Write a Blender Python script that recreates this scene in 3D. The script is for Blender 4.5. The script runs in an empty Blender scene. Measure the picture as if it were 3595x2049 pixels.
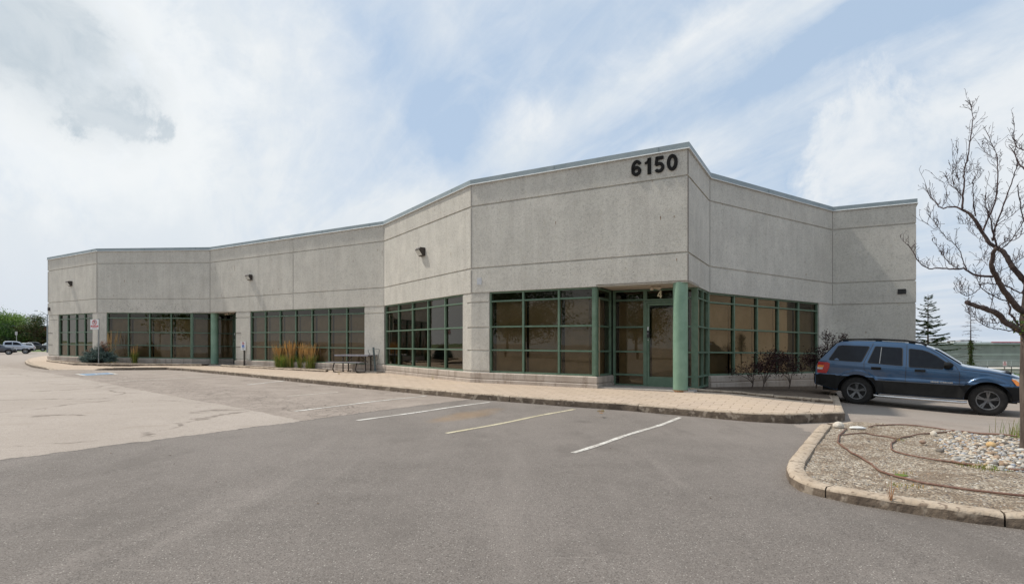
import bpy, bmesh, math, random
from mathutils import Vector, Matrix, noise as mnoise
R = math.radians
rnd = random.Random(7)
scn = bpy.context.scene
COL = scn.collection

# ------------------------------------------------------------------ camera
FPX, XC, YC, K, CAMH = 1950.0, 1797.5, 1223.0, 0.011, 1.40     # K: the site falls 1.1 % to the right
cd = bpy.data.cameras.new('camera'); cam = bpy.data.objects.new('camera', cd); COL.objects.link(cam)
cam.location = (0, 0, CAMH); cam.rotation_euler = (R(90), 0, 0)
cd.sensor_width = 36.0; cd.lens = 36.0*FPX/3595.0
cd.shift_y = (YC-1024.5)/3595.0
cd.clip_start = 0.05; cd.clip_end = 3000
scn.camera = cam

# ------------------------------------------------------------------ sun
SUN_EL = R(56); SX, SY = -0.925, 0.38
sv = Vector((SX*math.cos(SUN_EL), SY*math.cos(SUN_EL), math.sin(SUN_EL)))
sd = bpy.data.lights.new('sun', 'SUN'); so = bpy.data.objects.new('sun', sd); COL.objects.link(so)
so.rotation_euler = sv.to_track_quat('Z', 'Y').to_euler(); so.location = (-30, 5, 40)
sd.energy = 3.7; sd.angle = R(2.2); sd.color = (1.0, 0.94, 0.85)

# ------------------------------------------------------------------ node helpers
class NT:
    def __init__(s, tree): s.t = tree; s.n = tree.nodes; s.l = tree.links
    def node(s, typ, **kw):
        n = s.n.new(typ)
        for k, v in kw.items():
            if k.startswith('i_'):
                n.inputs[int(k[2:])].default_value = v
            else: setattr(n, k, v)
        return n
    def link(s, a, b): s.l.new(a, b)
    def math(s, op, a, b=None, clamp=False):
        n = s.n.new('ShaderNodeMath'); n.operation = op; n.use_clamp = clamp
        for i, v in enumerate((a, b)):
            if v is None: continue
            if isinstance(v, (int, float)): n.inputs[i].default_value = v
            else: s.l.new(v, n.inputs[i])
        return n.outputs[0]
    def ramp(s, v, a, b, lo=0.0, hi=1.0):      # smooth map a..b -> lo..hi
        n = s.n.new('ShaderNodeMapRange'); n.interpolation_type = 'SMOOTHSTEP'
        s.l.new(v, n.inputs[0]); n.inputs[1].default_value = a; n.inputs[2].default_value = b
        n.inputs[3].default_value = lo; n.inputs[4].default_value = hi
        return n.outputs[0]
    def mix(s, f, a, b, blend='MIX'):
        n = s.n.new('ShaderNodeMix'); n.data_type = 'RGBA'; n.blend_type = blend
        for i, v in ((0, f), (6, a), (7, b)):
            if isinstance(v, (int, float)): n.inputs[i].default_value = v
            elif isinstance(v, (tuple, list)): n.inputs[i].default_value = (*v[:3], 1)
            else: s.l.new(v, n.inputs[i])
        return n.outputs[2]
    def noise(s, vec, scale, detail=3, rough=0.5, dist=0.0):
        n = s.n.new('ShaderNodeTexNoise'); n.inputs['Scale'].default_value = scale
        n.inputs['Detail'].default_value = detail; n.inputs['Roughness'].default_value = rough
        n.inputs['Distortion'].default_value = dist
        if vec is not None: s.l.new(vec, n.inputs['Vector'])
        return n.outputs[0]
    def voro(s, vec, scale, feature='F1', out=0, rand=1.0):
        n = s.n.new('ShaderNodeTexVoronoi'); n.feature = feature; n.inputs['Scale'].default_value = scale
        n.inputs['Randomness'].default_value = rand
        s.l.new(vec, n.inputs['Vector']); return n.outputs[out]
    def mapping(s, vec, scale=(1, 1, 1), rot=(0, 0, 0), loc=(0, 0, 0)):
        n = s.n.new('ShaderNodeMapping'); n.inputs['Scale'].default_value = scale
        n.inputs['Rotation'].default_value = rot; n.inputs['Location'].default_value = loc
        s.l.new(vec, n.inputs['Vector']); return n.outputs[0]

# ------------------------------------------------------------------ world: daylight sky with cirrus and cumulus
w = bpy.data.worlds.new('World'); scn.world = w; w.use_nodes = True
T = NT(w.node_tree); T.n.clear()
sky = T.node('ShaderNodeTexSky'); sky.sky_type = 'NISHITA'; sky.sun_disc = False
sky.sun_elevation = SUN_EL; sky.sun_rotation = math.atan2(SX, SY); sky.dust_density = 2.0; sky.air_density = 1.0
tc = T.node('ShaderNodeTexCoord'); D = tc.outputs['Generated']
sp = T.node('ShaderNodeSeparateXYZ'); T.link(D, sp.inputs[0]); dx, dy, dz = sp.outputs
zz = T.math('MAXIMUM', T.math('ADD', dz, 0.02), 0.03)
px_ = T.math('DIVIDE', dx, zz); py_ = T.math('DIVIDE', dy, zz)
cmb = T.node('ShaderNodeCombineXYZ'); T.link(px_, cmb.inputs[0]); T.link(py_, cmb.inputs[1])
PV = cmb.outputs[0]
# cirrus running along (0.52,-0.86)
zs = T.math('MAXIMUM', T.math('ADD', dz, 0.16), 0.05); cm2 = T.node('ShaderNodeCombineXYZ'); T.link(T.math('DIVIDE', dx, zs), cm2.inputs[0]); T.link(T.math('DIVIDE', dy, zs), cm2.inputs[1])
rotv = T.mapping(cm2.outputs[0], rot=(0, 0, R(-31)))
n1 = T.noise(T.mapping(rotv, scale=(2.2, 0.60, 1)), 1.0, 8, 0.62, 0.7)
n2 = T.noise(D, 2.3, 6, 0.55, 0.4)
n3 = T.noise(D, 7.0, 7, 0.62, 0.3)
n4 = T.noise(T.mapping(rotv, scale=(7.0, 1.3, 1)), 1.0, 9, 0.66, 1.0)
n5 = T.noise(D, 15.0, 7, 0.62, 0.8)
def streak_band(A, B, width, amp, nz=.10):
    A = Vector(A).normalized(); B = Vector(B).normalized(); n = A.cross(B).normalized()
    d = T.node('ShaderNodeVectorMath', operation='DOT_PRODUCT'); T.link(D, d.inputs[0]); d.inputs[1].default_value = n
    fr = T.node('ShaderNodeVectorMath', operation='DOT_PRODUCT'); T.link(D, fr.inputs[0]); fr.inputs[1].default_value = ((A+B)/2).normalized()
    a = T.math('ABSOLUTE', T.math('ADD', d.outputs['Value'], T.math('MULTIPLY', T.math('SUBTRACT', n3, 0.5), nz)))
    return T.math('MULTIPLY', T.math('MULTIPLY', T.ramp(a, 0.0, width, 1.0, 0.0), T.ramp(fr.outputs['Value'], .3, .8)), amp)
cov = T.ramp(n1, 0.28, 0.74, 0.02, 0.62)
cov = T.math('ADD', cov, T.ramp(n4, 0.30, 0.80, -0.07, 0.15))
cov = T.math('ADD', cov, T.ramp(n5, 0.35, 0.72, -0.05, 0.12))
cov = T.math('ADD', cov, streak_band((-60, 1950, 640), (946, 1950, 1216), .085, 0.72))
cov = T.math('ADD', cov, streak_band((313, 1950, 548), (1797, 1950, 1139), .10, 0.30))
cov = T.math('SUBTRACT', cov, streak_band((-390, 1950, 1012), (-137, 1950, 632), .09, 0.42))
cov = T.math('SUBTRACT', cov, streak_band((313, 1950, 740), (1369, 1950, 1223), .07, 0.34))
left = T.ramp(dx, -0.02, -0.40, 0.0, 0.60)
cov = T.math('ADD', cov, left)
hor = T.ramp(dz, 0.30, 0.02, 0.0, 0.42)
cov = T.math('ADD', cov, hor)
cov = T.math('MAXIMUM', cov, 0.0)
def blob(c, r0, r1, nz=0.10, warp=n3):
    v = Vector(c).normalized()
    d = T.node('ShaderNodeVectorMath', operation='DOT_PRODUCT'); T.link(D, d.inputs[0]); d.inputs[1].default_value = v
    a = T.math('ADD', d.outputs['Value'], T.math('MULTIPLY', T.math('SUBTRACT', warp, 0.5), nz))
    return T.ramp(a, r1, r0, 0.0, 1.0)
cum = T.math('MAXIMUM', blob((.525, .80, .28), .9985, .992, .022), blob((.66, .70, .26), .995, .980, .025))
cum = T.math('MAXIMUM', cum, blob((.60, .755, .262), .9985, .992, .018))
cov = T.math('SUBTRACT', cov, T.math('MULTIPLY', blob((.50, .80, .33), .997, .97, .02), .30))
cum = T.math('MULTIPLY', cum, T.ramp(n3, .25, .6, .55, .95))
cov = T.math('MAXIMUM', cov, cum)
cov = T.math('MINIMUM', cov, 1.0)
base = T.mix(1.0, sky.outputs[0], (0.125, 0.125, 0.125), 'MULTIPLY')
base = T.mix(0.84, base, (0.50, 0.635, 0.81))
cc = T.mix(T.ramp(n3, 0.30, 0.72), (0.72, 0.785, 0.85), (0.86, 0.89, 0.915))
lite = T.ramp(dx, -0.05, -0.6, 0.0, 0.5)
cc = T.mix(lite, cc, (0.82, 0.87, 0.90))
cc = T.mix(T.ramp(dz, 0.25, 0.0, 0.0, 0.8), cc, (0.66, 0.72, 0.80))
col = T.mix(cov, base, cc)
bright = T.math('MAXIMUM', blob((-.500, .775, .380), .9985, .990, .035), blob((-.53, .74, .41), .9985, .990, .03))
bright = T.math('MAXIMUM', bright, blob((-.565, .765, .31), .998, .985, .03))
col = T.mix(T.math('MULTIPLY', bright, 0.65), col, (0.93, 0.955, 0.965))
wv_ = T.math('ADD', T.math('MULTIPLY', n3, 0.82), T.math('MULTIPLY', n5, 0.18))
def dk(c, r0, r1): return blob(c, r0, r1-.0022, .026, wv_)
dark = T.math('MAXIMUM', dk((-.628, .655, .425), .9990, .9945), dk((-.604, .690, .398), .9992, .9950))
dark = T.math('MAXIMUM', dark, dk((-.579, .726, .371), .9994, .9958))
dark = T.math('MAXIMUM', dark, dk((-.553, .755, .352), .9997, .9972))
dcol = T.mix(T.ramp(n5, .35, .65), (0.49, 0.575, 0.645), (0.60, 0.67, 0.725))
rim = T.math('MULTIPLY', T.math('MULTIPLY', dark, T.math('SUBTRACT', 1.0, dark)), T.ramp(n3, .35, .6, 0, 2.6), True)
col = T.mix(T.math('MULTIPLY', dark, 0.80), col, dcol)
col = T.mix(rim, col, (0.93, 0.955, 0.965))
bg = T.node('ShaderNodeBackground'); T.link(col, bg.inputs[0]); bg.inputs[1].default_value = 1.0
wo = T.node('ShaderNodeOutputWorld'); T.link(bg.outputs[0], wo.inputs[0])

scn.view_settings.view_transform = 'Standard'; scn.view_settings.look = 'None'
scn.view_settings.exposure = 0.0; scn.view_settings.gamma = 1.0

# ------------------------------------------------------------------ survey helpers
def ss(t): t = max(0.0, min(1.0, t)); return t*t*(3-2*t)
def lot(x, y):                                  # height of the car park before the cross fall
    t = -.5*x+.87*y
    z = .13*ss((t-7)/6)+.07*ss((t-13)/14)
    z -= .08*ss((x-9)/2.2)*ss((18-y)/4)
    z -= .45*ss((y-40)/45)
    z -= 2.6*ss((x-15)/12)*ss((y-24)/22)
    return z
def gz(x, y): return lot(x, y)-K*x              # real height
def P(px, py, h=0.0):
    Z = FPX*(CAMH-h)/(py-YC-K*(px-XC)); return ((px-XC)/FPX*Z, Z)
def G(px, py, dz=0.0):                          # ground point (car park + dz)
    h = 0.0
    for i in range(12): x, y = P(px, py, h+dz); h = lot(x, y)
    return (x, y)

# ------------------------------------------------------------------ object helpers
def tag(o, label=None, cat=None, group=None, kind=None):
    if label: o['label'] = label
    if cat: o['category'] = cat
    if group: o['group'] = group
    if kind: o['kind'] = kind
    return o
def empty(name, loc, rz=0.0, label=None, cat=None, group=None, kind=None):
    o = bpy.data.objects.new(name, None); COL.objects.link(o); o.location = loc; o.rotation_euler = (0, 0, rz)
    o.empty_display_size = 0.3
    return tag(o, label, cat, group, kind)
class MB:
    def __init__(s): s.v = []; s.f = []; s.m = []
    def add(s, vs, fs, mi=0):
        b = len(s.v); s.v += [tuple(v) for v in vs]
        for f in fs: s.f.append(tuple(b+i for i in f)); s.m.append(mi)
    def box(s, c, size, rz=0.0, mi=0, M=None):
        x, y, z = size[0]/2, size[1]/2, size[2]/2; ca, sa = math.cos(rz), math.sin(rz); vs = []
        for k in (-z, z):
            for (a, b_) in ((-x, -y), (x, -y), (x, y), (-x, y)):
                p = Vector((c[0]+a*ca-b_*sa, c[1]+a*sa+b_*ca, c[2]+k))
                vs.append(M @ p if M else p)
        s.add(vs, [(3, 2, 1, 0), (4, 5, 6, 7), (0, 1, 5, 4), (1, 2, 6, 5), (2, 3, 7, 6), (3, 0, 4, 7)], mi)
    def bar(s, a, b, wd, th, up=(0, 0, 1), mi=0):   # rectangular bar from a to b
        a = Vector(a); b = Vector(b); d = (b-a).normalized(); u = Vector(up)
        x = d.cross(u)
        if x.length < 1e-4: x = d.cross(Vector((1, 0, 0)))
        x.normalize(); y = x.cross(d).normalized(); vs = []
        for p in (a, b):
            for (i, j) in ((-1, -1), (1, -1), (1, 1), (-1, 1)): vs.append(p+x*(i*wd/2)+y*(j*th/2))
        s.add(vs, [(0, 1, 2, 3), (7, 6, 5, 4), (0, 4, 5, 1), (1, 5, 6, 2), (2, 6, 7, 3), (3, 7, 4, 0)], mi)
    def tube(s, pts, rads, n=6, cap=True, mi=0):
        pts = [Vector(p) for p in pts]
        if isinstance(rads, (int, float)): rads = [rads]*len(pts)
        rings = []; prev = None
        for i, p in enumerate(pts):
            d = (pts[min(i+1, len(pts)-1)]-pts[max(i-1, 0)])
            if d.length < 1e-6: d = Vector((0, 0, 1))
            d.normalize()
            if prev is None:
                x = d.cross(Vector((0, 0, 1)));
                if x.length < .05: x = d.cross(Vector((1, 0, 0)))
            else: x = prev-d*prev.dot(d)
            x.normalize(); prev = x; y = d.cross(x)
            rings.append([p+(x*math.cos(2*math.pi*k/n)+y*math.sin(2*math.pi*k/n))*rads[i] for k in range(n)])
        vs = [v for r in rings for v in r]; fs = []
        for i in range(len(pts)-1):
            for k in range(n):
                k2 = (k+1) % n; fs.append((i*n+k, i*n+k2, (i+1)*n+k2, (i+1)*n+k))
        if cap: fs.append(tuple(range(n-1, -1, -1))); fs.append(tuple((len(pts)-1)*n+k for k in range(n)))
        s.add(vs, fs, mi)
    def lathe(s, prof, c=(0, 0, 0), axis='z', n=24, mi=0, M=None):   # prof: (r,h)
        vs = []; m = len(prof)
        for k in range(n):
            a = 2*math.pi*k/n
            for r, h in prof:
                if axis == 'z': p = Vector((c[0]+r*math.cos(a), c[1]+r*math.sin(a), c[2]+h))
                else: p = Vector((c[0]+r*math.cos(a), c[1]+h, c[2]+r*math.sin(a)))
                vs.append(M @ p if M else p)
        fs = []
        for k in range(n):
            k2 = (k+1) % n
            for i in range(m-1): fs.append((k*m+i, k2*m+i, k2*m+i+1, k*m+i+1))
        s.add(vs, fs, mi)
    def prism(s, poly, z0, z1, mi=0):               # plan polygon, z0/z1 numbers or functions
        n = len(poly); g = lambda z, p: z(*p) if callable(z) else z
        vs = [(p[0], p[1], g(z0, p)) for p in poly]+[(p[0], p[1], g(z1, p)) for p in poly]
        fs = [tuple(range(n-1, -1, -1)), tuple(range(n, 2*n))]+[(i, (i+1) % n, n+(i+1) % n, n+i) for i in range(n)]
        s.add(vs, fs, mi)
    def build(s, name, mats, parent=None, shear=False, smooth=None, fix=True):
        me = bpy.data.meshes.new(name); off = Vector(parent.matrix_basis.translation) if (parent and shear) else Vector((0, 0, 0))
        vs = [(x-off.x, y-off.y, z-K*x-off.z) for x, y, z in s.v] if shear else s.v
        me.from_pydata(vs, [], s.f)
        if not isinstance(mats, (list, tuple)): mats = [mats]
        for m in mats: me.materials.append(m)
        me.polygons.foreach_set('material_index', s.m)
        me.validate()
        if fix:
            bm = bmesh.new(); bm.from_mesh(me); bmesh.ops.recalc_face_normals(bm, faces=bm.faces); bm.to_mesh(me); bm.free()
        if smooth is not None:
            me.shade_smooth(); me.set_sharp_from_angle(angle=R(smooth))
        o = bpy.data.objects.new(name, me); COL.objects.link(o)
        if parent: o.parent = parent
        return o
def copy_tree(o, parent=None):
    c = o.copy(); COL.objects.link(c); c.parent = parent
    for ch in list(o.children): copy_tree(ch, c)
    return c

# ------------------------------------------------------------------ materials
MATS = {}
def mat(name, c1, c2=None, scale=8.0, rough=0.8, metal=0.0, bump=0.0, bscale=None, detail=4, lo=.35, hi=.65, c3=None, s3=60., spec=0.5, coat=0.0, stretch=(1, 1, 1), coord='Object', trans=0.0):
    if name in MATS: return MATS[name]
    m = bpy.data.materials.new(name); m.use_nodes = True; t = NT(m.node_tree); b = t.n['Principled BSDF']
    co = t.node('ShaderNodeTexCoord').outputs['Object'] if coord == 'Object' else t.node('ShaderNodeNewGeometry').outputs['Position']
    v = t.mapping(co, scale=stretch)
    if c2 is None: c2 = tuple(min(1, x*1.15) for x in c1)
    col = t.mix(t.ramp(t.noise(v, scale, detail, .6), lo, hi), c1, c2)
    if c3: col = t.mix(t.ramp(t.noise(v, s3, 2, .5), .56, .68), col, c3)
    t.link(col, b.inputs['Base Color']); b.inputs['Roughness'].default_value = rough; b.inputs['Metallic'].default_value = metal
    b.inputs['Specular IOR Level'].default_value = spec; b.inputs['Coat Weight'].default_value = coat
    if trans: b.inputs['Transmission Weight'].default_value = trans
    if bump:
        bn = t.node('ShaderNodeBump'); bn.inputs['Strength'].default_value = bump; bn.inputs['Distance'].default_value = .02
        t.link(t.noise(v, bscale or scale*3, 3), bn.inputs['Height']); t.link(bn.outputs[0], b.inputs['Normal'])
    MATS[name] = m; return m

def mat_aggregate():
    m = bpy.data.materials.new('exposed_aggregate_concrete'); m.use_nodes = True; t = NT(m.node_tree); b = t.n['Principled BSDF']
    p = t.node('ShaderNodeNewGeometry').outputs['Position']
    big = t.noise(p, .35, 4, .6); mid = t.noise(p, 1.7, 4, .6); vs = t.mapping(p, scale=(1.2, 1.2, .18)); streak = t.noise(vs, 2.5, 4, .6)
    col = t.mix(t.ramp(big, .3, .7), (.545, .525, .470), (.640, .610, .545))
    col = t.mix(t.ramp(mid, .35, .7, 0, .5), col, (.435, .415, .375))
    col = t.mix(t.ramp(streak, .45, .72, 0, .32), col, (.385, .358, .315))
    sz = t.node('ShaderNodeSeparateXYZ'); t.link(p, sz.inputs[0]); hz = t.math('ADD', sz.outputs[2], t.math('MULTIPLY', sz.outputs[0], K)); run = t.noise(t.mapping(p, scale=(1.6, 1.6, .05)), 3.0, 4, .65)
    col = t.mix(t.math('MULTIPLY', t.ramp(run, .48, .62), t.ramp(hz, 5.2, 6.5, 0, .38)), col, (.33, .31, .28))
    col = t.mix(t.math('MULTIPLY', t.ramp(run, .50, .66), t.ramp(hz, 2.6, 3.8, .0, .28)), col, (.70, .67, .61))
    f1 = t.noise(p, 15, 4, .75); f2 = t.noise(p, 42, 3, .7)
    col = t.mix(t.ramp(f1, .5, .68, 0, .42), col, (.27, .258, .235))
    col = t.mix(t.ramp(f1, .5, .34, 0, .32), col, (.60, .58, .53))
    col = t.mix(t.ramp(f2, .50, .68, 0, .5), col, (.20, .185, .165))
    col = t.mix(t.ramp(t.noise(p, 52, 2), .55, .68, 0, .5), col, (.62, .60, .56))
    col = t.mix(t.ramp(t.noise(p, 9, 3), .60, .72, 0, .25), col, (.46, .42, .30))
    t.link(col, b.inputs['Base Color']); b.inputs['Roughness'].default_value = .95; b.inputs['Specular IOR Level'].default_value = .25
    bn = t.node('ShaderNodeBump'); bn.inputs['Strength'].default_value = .9; bn.inputs['Distance'].default_value = .012
    t.link(t.noise(p, 60, 3, .6), bn.inputs['Height']); t.link(bn.outputs[0], b.inputs['Normal'])
    return m
M_AGG = mat_aggregate()

def mat_plinth():
    m = bpy.data.materials.new('stained_plinth_concrete'); m.use_nodes = True; t = NT(m.node_tree); b = t.n['Principled BSDF']
    p = t.node('ShaderNodeNewGeometry').outputs['Position']
    col = t.mix(t.ramp(t.noise(p, 1.2, 5, .65), .3, .7), (.37, .305, .25), (.50, .435, .375))
    v = t.mapping(p, scale=(1, 1, .12))
    col = t.mix(t.ramp(t.noise(v, 4.5, 5, .7), .50, .68, 0, .7), col, (.22, .165, .125))
    col = t.mix(t.ramp(t.noise(p, 30, 3), .5, .7, 0, .35), col, (.55, .50, .45))
    t.link(col, b.inputs['Base Color']); b.inputs['Roughness'].default_value = .9
    bn = t.node('ShaderNodeBump'); bn.inputs['Strength'].default_value = .4; bn.inputs['Distance'].default_value = .01
    t.link(t.noise(p, 25, 4), bn.inputs['Height']); t.link(bn.outputs[0], b.inputs['Normal'])
    return m
M_PLINTH = mat_plinth()

def linef(t, X, Y, a, b):                       # signed distance to the line a->b (positive on its right)
    dx_, dy_ = b[0]-a[0], b[1]-a[1]; L = math.hypot(dx_, dy_); nx, ny = dy_/L, -dx_/L
    return t.math('ADD', t.math('ADD', t.math('MULTIPLY', X, nx), t.math('MULTIPLY', Y, ny)), -(a[0]*nx+a[1]*ny))
def mat_ground():
    m = bpy.data.materials.new('car_park_asphalt'); m.use_nodes = True; t = NT(m.node_tree); b = t.n['Principled BSDF']
    p = t.node('ShaderNodeNewGeometry').outputs['Position']; s = t.node('ShaderNodeSeparateXYZ'); t.link(p, s.inputs[0]); X, Y = s.outputs[0], s.outputs[1]
    n_lo = t.noise(p, .35, 5, .6); n_md = t.noise(p, 1.6, 5, .6); n_hi = t.noise(p, 14, 4, .65); n_vh = t.noise(p, 110, 2, .6)
    edge = t.math('MULTIPLY', t.math('SUBTRACT', t.noise(p, 3.0, 5, .65), .5), .28)
    f1 = t.math('ADD', linef(t, X, Y, G(0, 1615), G(1654, 1401)), edge)
    f2 = t.math('ADD', linef(t, X, Y, G(1071, 1481), G(210, 1316)), edge)      # right side positive = building side
    f3 = t.math('ADD', linef(t, X, Y, (5.1, 9.3), (5.45, 10.8)), t.math('MULTIPLY', edge, 2.))
    newm = t.ramp(f1, -.012, .012); oldr = t.math('MULTIPLY', t.ramp(f3, -.04, .04), t.ramp(Y, 8.0, 8.1)); newm = t.math('MULTIPLY', newm, t.math('SUBTRACT', 1.0, oldr))
    strip = t.ramp(f2, -.03, .03)
    # new dark asphalt
    dark = t.mix(t.ramp(n_lo, .3, .7), (.128, .110, .097), (.186, .161, .144))
    dark = t.mix(t.ramp(n_md, .35, .7, 0, .5), dark, (.192, .167, .149))
    tracks = t.noise(t.mapping(p, scale=(.9, .12, 1), rot=(0, 0, R(58))), 1.6, 4, .6)
    dark = t.mix(t.ramp(tracks, .5, .72, 0, .6), dark, (.236, .206, .184))
    dark = t.mix(t.ramp(n_hi, .45, .7, 0, .28), dark, (.085, .076, .069))
    sc = t.noise(p, 85, 3, .65)
    dark = t.mix(t.ramp(n_vh, .50, .66, 0, .7), dark, (.25, .23, .21))
    dark = t.mix(t.ramp(sc, .50, .64, 0, .72), dark, (.055, .047, .040))
    vs = t.voro(p, 55., 'F1'); vc = t.voro(p, 55., 'F1', 1)
    sepc = t.node('ShaderNodeSeparateColor'); t.link(vc, sepc.inputs[0])
    chips = t.math('MULTIPLY', t.ramp(vs, .34, .14), t.ramp(sepc.outputs[0], .72, .95))
    dark = t.mix(t.math('MULTIPLY', chips, .8), dark, (.48, .45, .40))
    dark = t.mix(t.ramp(t.noise(p, 34, 3, .7), .56, .68, 0, .38), dark, (.30, .275, .245))
    dark = t.mix(t.math('MULTIPLY', t.ramp(Y, 5.0, 12.0), t.ramp(n_lo, .25, .7, .15, .55)), dark, (.230, .201, .177))
    scf = t.noise(t.mapping(p, scale=(.5, 6., 1), rot=(0, 0, R(24))), 1.1, 6, .7); dark = t.mix(t.ramp(scf, .62, .72, 0, .45), dark, (.30, .268, .236))
    oil = t.voro(p, .55, 'F1'); dark = t.mix(t.math('MULTIPLY', t.ramp(t.math('ADD', oil, t.math('MULTIPLY', n_hi, .12)), .20, .10), .35), dark, (.075, .065, .057))
    wear = t.noise(t.mapping(p, scale=(.55, .22, 1), rot=(0, 0, R(-35))), 1.4, 6, .68); dark = t.mix(t.ramp(wear, .52, .66, 0, .42), dark, (.105, .091, .080))
    # rust stain
    st = G(1640, 1456); sx = t.math('SUBTRACT', X, st[0]); sy = t.math('SUBTRACT', Y, st[1])
    rx = t.math('ADD', t.math('MULTIPLY', sx, .5), t.math('MULTIPLY', sy, .86)); ry = t.math('SUBTRACT', t.math('MULTIPLY', sx, .86), t.math('MULTIPLY', sy, .5))
    rr = t.math('ADD', t.math('MULTIPLY', t.math('MULTIPLY', rx, rx), .45), t.math('MULTIPLY', t.math('MULTIPLY', ry, ry), 5.))
    stain = t.ramp(t.math('ADD', rr, t.math('MULTIPLY', n_md, 1.0)), 1.35, .4, 0, .38)
    dark = t.mix(stain, dark, (.33, .20, .085))
    # pale worn asphalt on the left
    lite = t.mix(t.ramp(n_lo, .3, .7), (.305, .258, .218), (.37, .318, .275))
    lite = t.mix(t.ramp(n_hi, .45, .7, 0, .35), lite, (.22, .188, .162))
    lite = t.mix(t.ramp(n_vh, .48, .68, 0, .6), lite, (.50, .45, .40))
    lite = t.mix(t.ramp(sc, .50, .68, 0, .55), lite, (.17, .145, .125))
    # brown cracked strip along the kerb, also round the parked car
    brn = t.mix(t.ramp(n_md, .3, .7), (.235, .195, .165), (.315, .265, .228))
    brn = t.mix(t.ramp(n_hi, .45, .7, 0, .5), brn, (.18, .15, .128))
    brn = t.mix(t.ramp(n_vh, .50, .68, 0, .5), brn, (.42, .37, .32))
    wv = t.node('ShaderNodeVectorMath', operation='ADD'); t.link(p, wv.inputs[0])
    wn = t.node('ShaderNodeTexNoise'); wn.inputs['Scale'].default_value = 1.7; wn.inputs['Detail'].default_value = 4; t.link(p, wn.inputs['Vector'])
    wm = t.node('ShaderNodeVectorMath', operation='MULTIPLY'); t.link(wn.outputs[1], wm.inputs[0]); wm.inputs[1].default_value = (.9, .9, 0); t.link(wm.outputs[0], wv.inputs[1])
    flat = t.mapping(wv.outputs[0], scale=(1, 1, 0))
    cr1 = t.ramp(t.voro(flat, 4.2, 'DISTANCE_TO_EDGE'), .040, .012); cr2 = t.math('MULTIPLY', t.ramp(t.voro(flat, .42, 'DISTANCE_TO_EDGE'), .008, .003), t.ramp(n_lo, .42, .6))
    alli = t.math('MULTIPLY', cr1, t.ramp(t.math('ADD', t.math('ABSOLUTE', t.math('SUBTRACT', f2, .9)), t.math('MULTIPLY', t.math('SUBTRACT', n_lo, .5), 3.)), 1.6, .5))
    allm = t.math('MAXIMUM', alli, cr2)
    brn = t.mix(t.math('MULTIPLY', allm, .55), brn, (.085, .067, .054))
    cr3 = t.ramp(t.math('ADD', t.voro(flat, .33, 'DISTANCE_TO_EDGE'), t.math('MULTIPLY', t.math('SUBTRACT', n_hi, .5), .05)), .022, .006)
    lite = t.mix(t.math('MULTIPLY', t.math('MULTIPLY', cr3, t.ramp(n_md, .44, .58)), .7), lite, (.10, .078, .06))
    lite = t.mix(t.ramp(n_md, .55, .75, 0, .4), lite, (.25, .205, .165))
    fdist = t.ramp(Y, 10.0, 40.0)
    brn = t.mix(t.math('MULTIPLY', t.ramp(Y, 18., 34.), .5), brn, (.33, .285, .245))
    col = t.mix(strip, lite, brn); col = t.mix(newm, col, dark)
    oldc = t.mix(t.ramp(n_lo, .35, .7), brn, (.27, .235, .205)); col = t.mix(oldr, col, oldc)
    seam = t.math('MULTIPLY', t.ramp(t.math('ABSOLUTE', f1), .05, .01), t.ramp(n_hi, .35, .55, .3, 1.)); seam = t.math('MULTIPLY', seam, t.math('SUBTRACT', 1.0, oldr))
    col = t.mix(t.math('MULTIPLY', seam, .6), col, (.05, .045, .04))
    # grass verge far off to the left and down the slope on the right
    gm = t.math('MULTIPLY', t.ramp(Y, 108., 110.), t.ramp(X, -30., -40.)); gm = t.math('MAXIMUM', gm, t.math('MULTIPLY', t.ramp(Y, 33., 36.), t.ramp(X, 17., 20.)))
    grass = t.mix(t.ramp(n_hi, .3, .7), (.05, .09, .02), (.12, .17, .05)); col = t.mix(gm, col, grass)
    t.link(col, b.inputs['Base Color']); b.inputs['Roughness'].default_value = .88; b.inputs['Specular IOR Level'].default_value = .35
    bn = t.node('ShaderNodeBump'); bn.inputs['Strength'].default_value = .55; bn.inputs['Distance'].default_value = .008
    h = t.math('ADD', t.noise(p, 85, 3, .6), t.math('MULTIPLY', t.math('MULTIPLY', allm, t.math('SUBTRACT', 1.0, newm)), -1.5)); t.link(h, bn.inputs['Height']); t.link(bn.outputs[0], b.inputs['Normal'])
    return m

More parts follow.
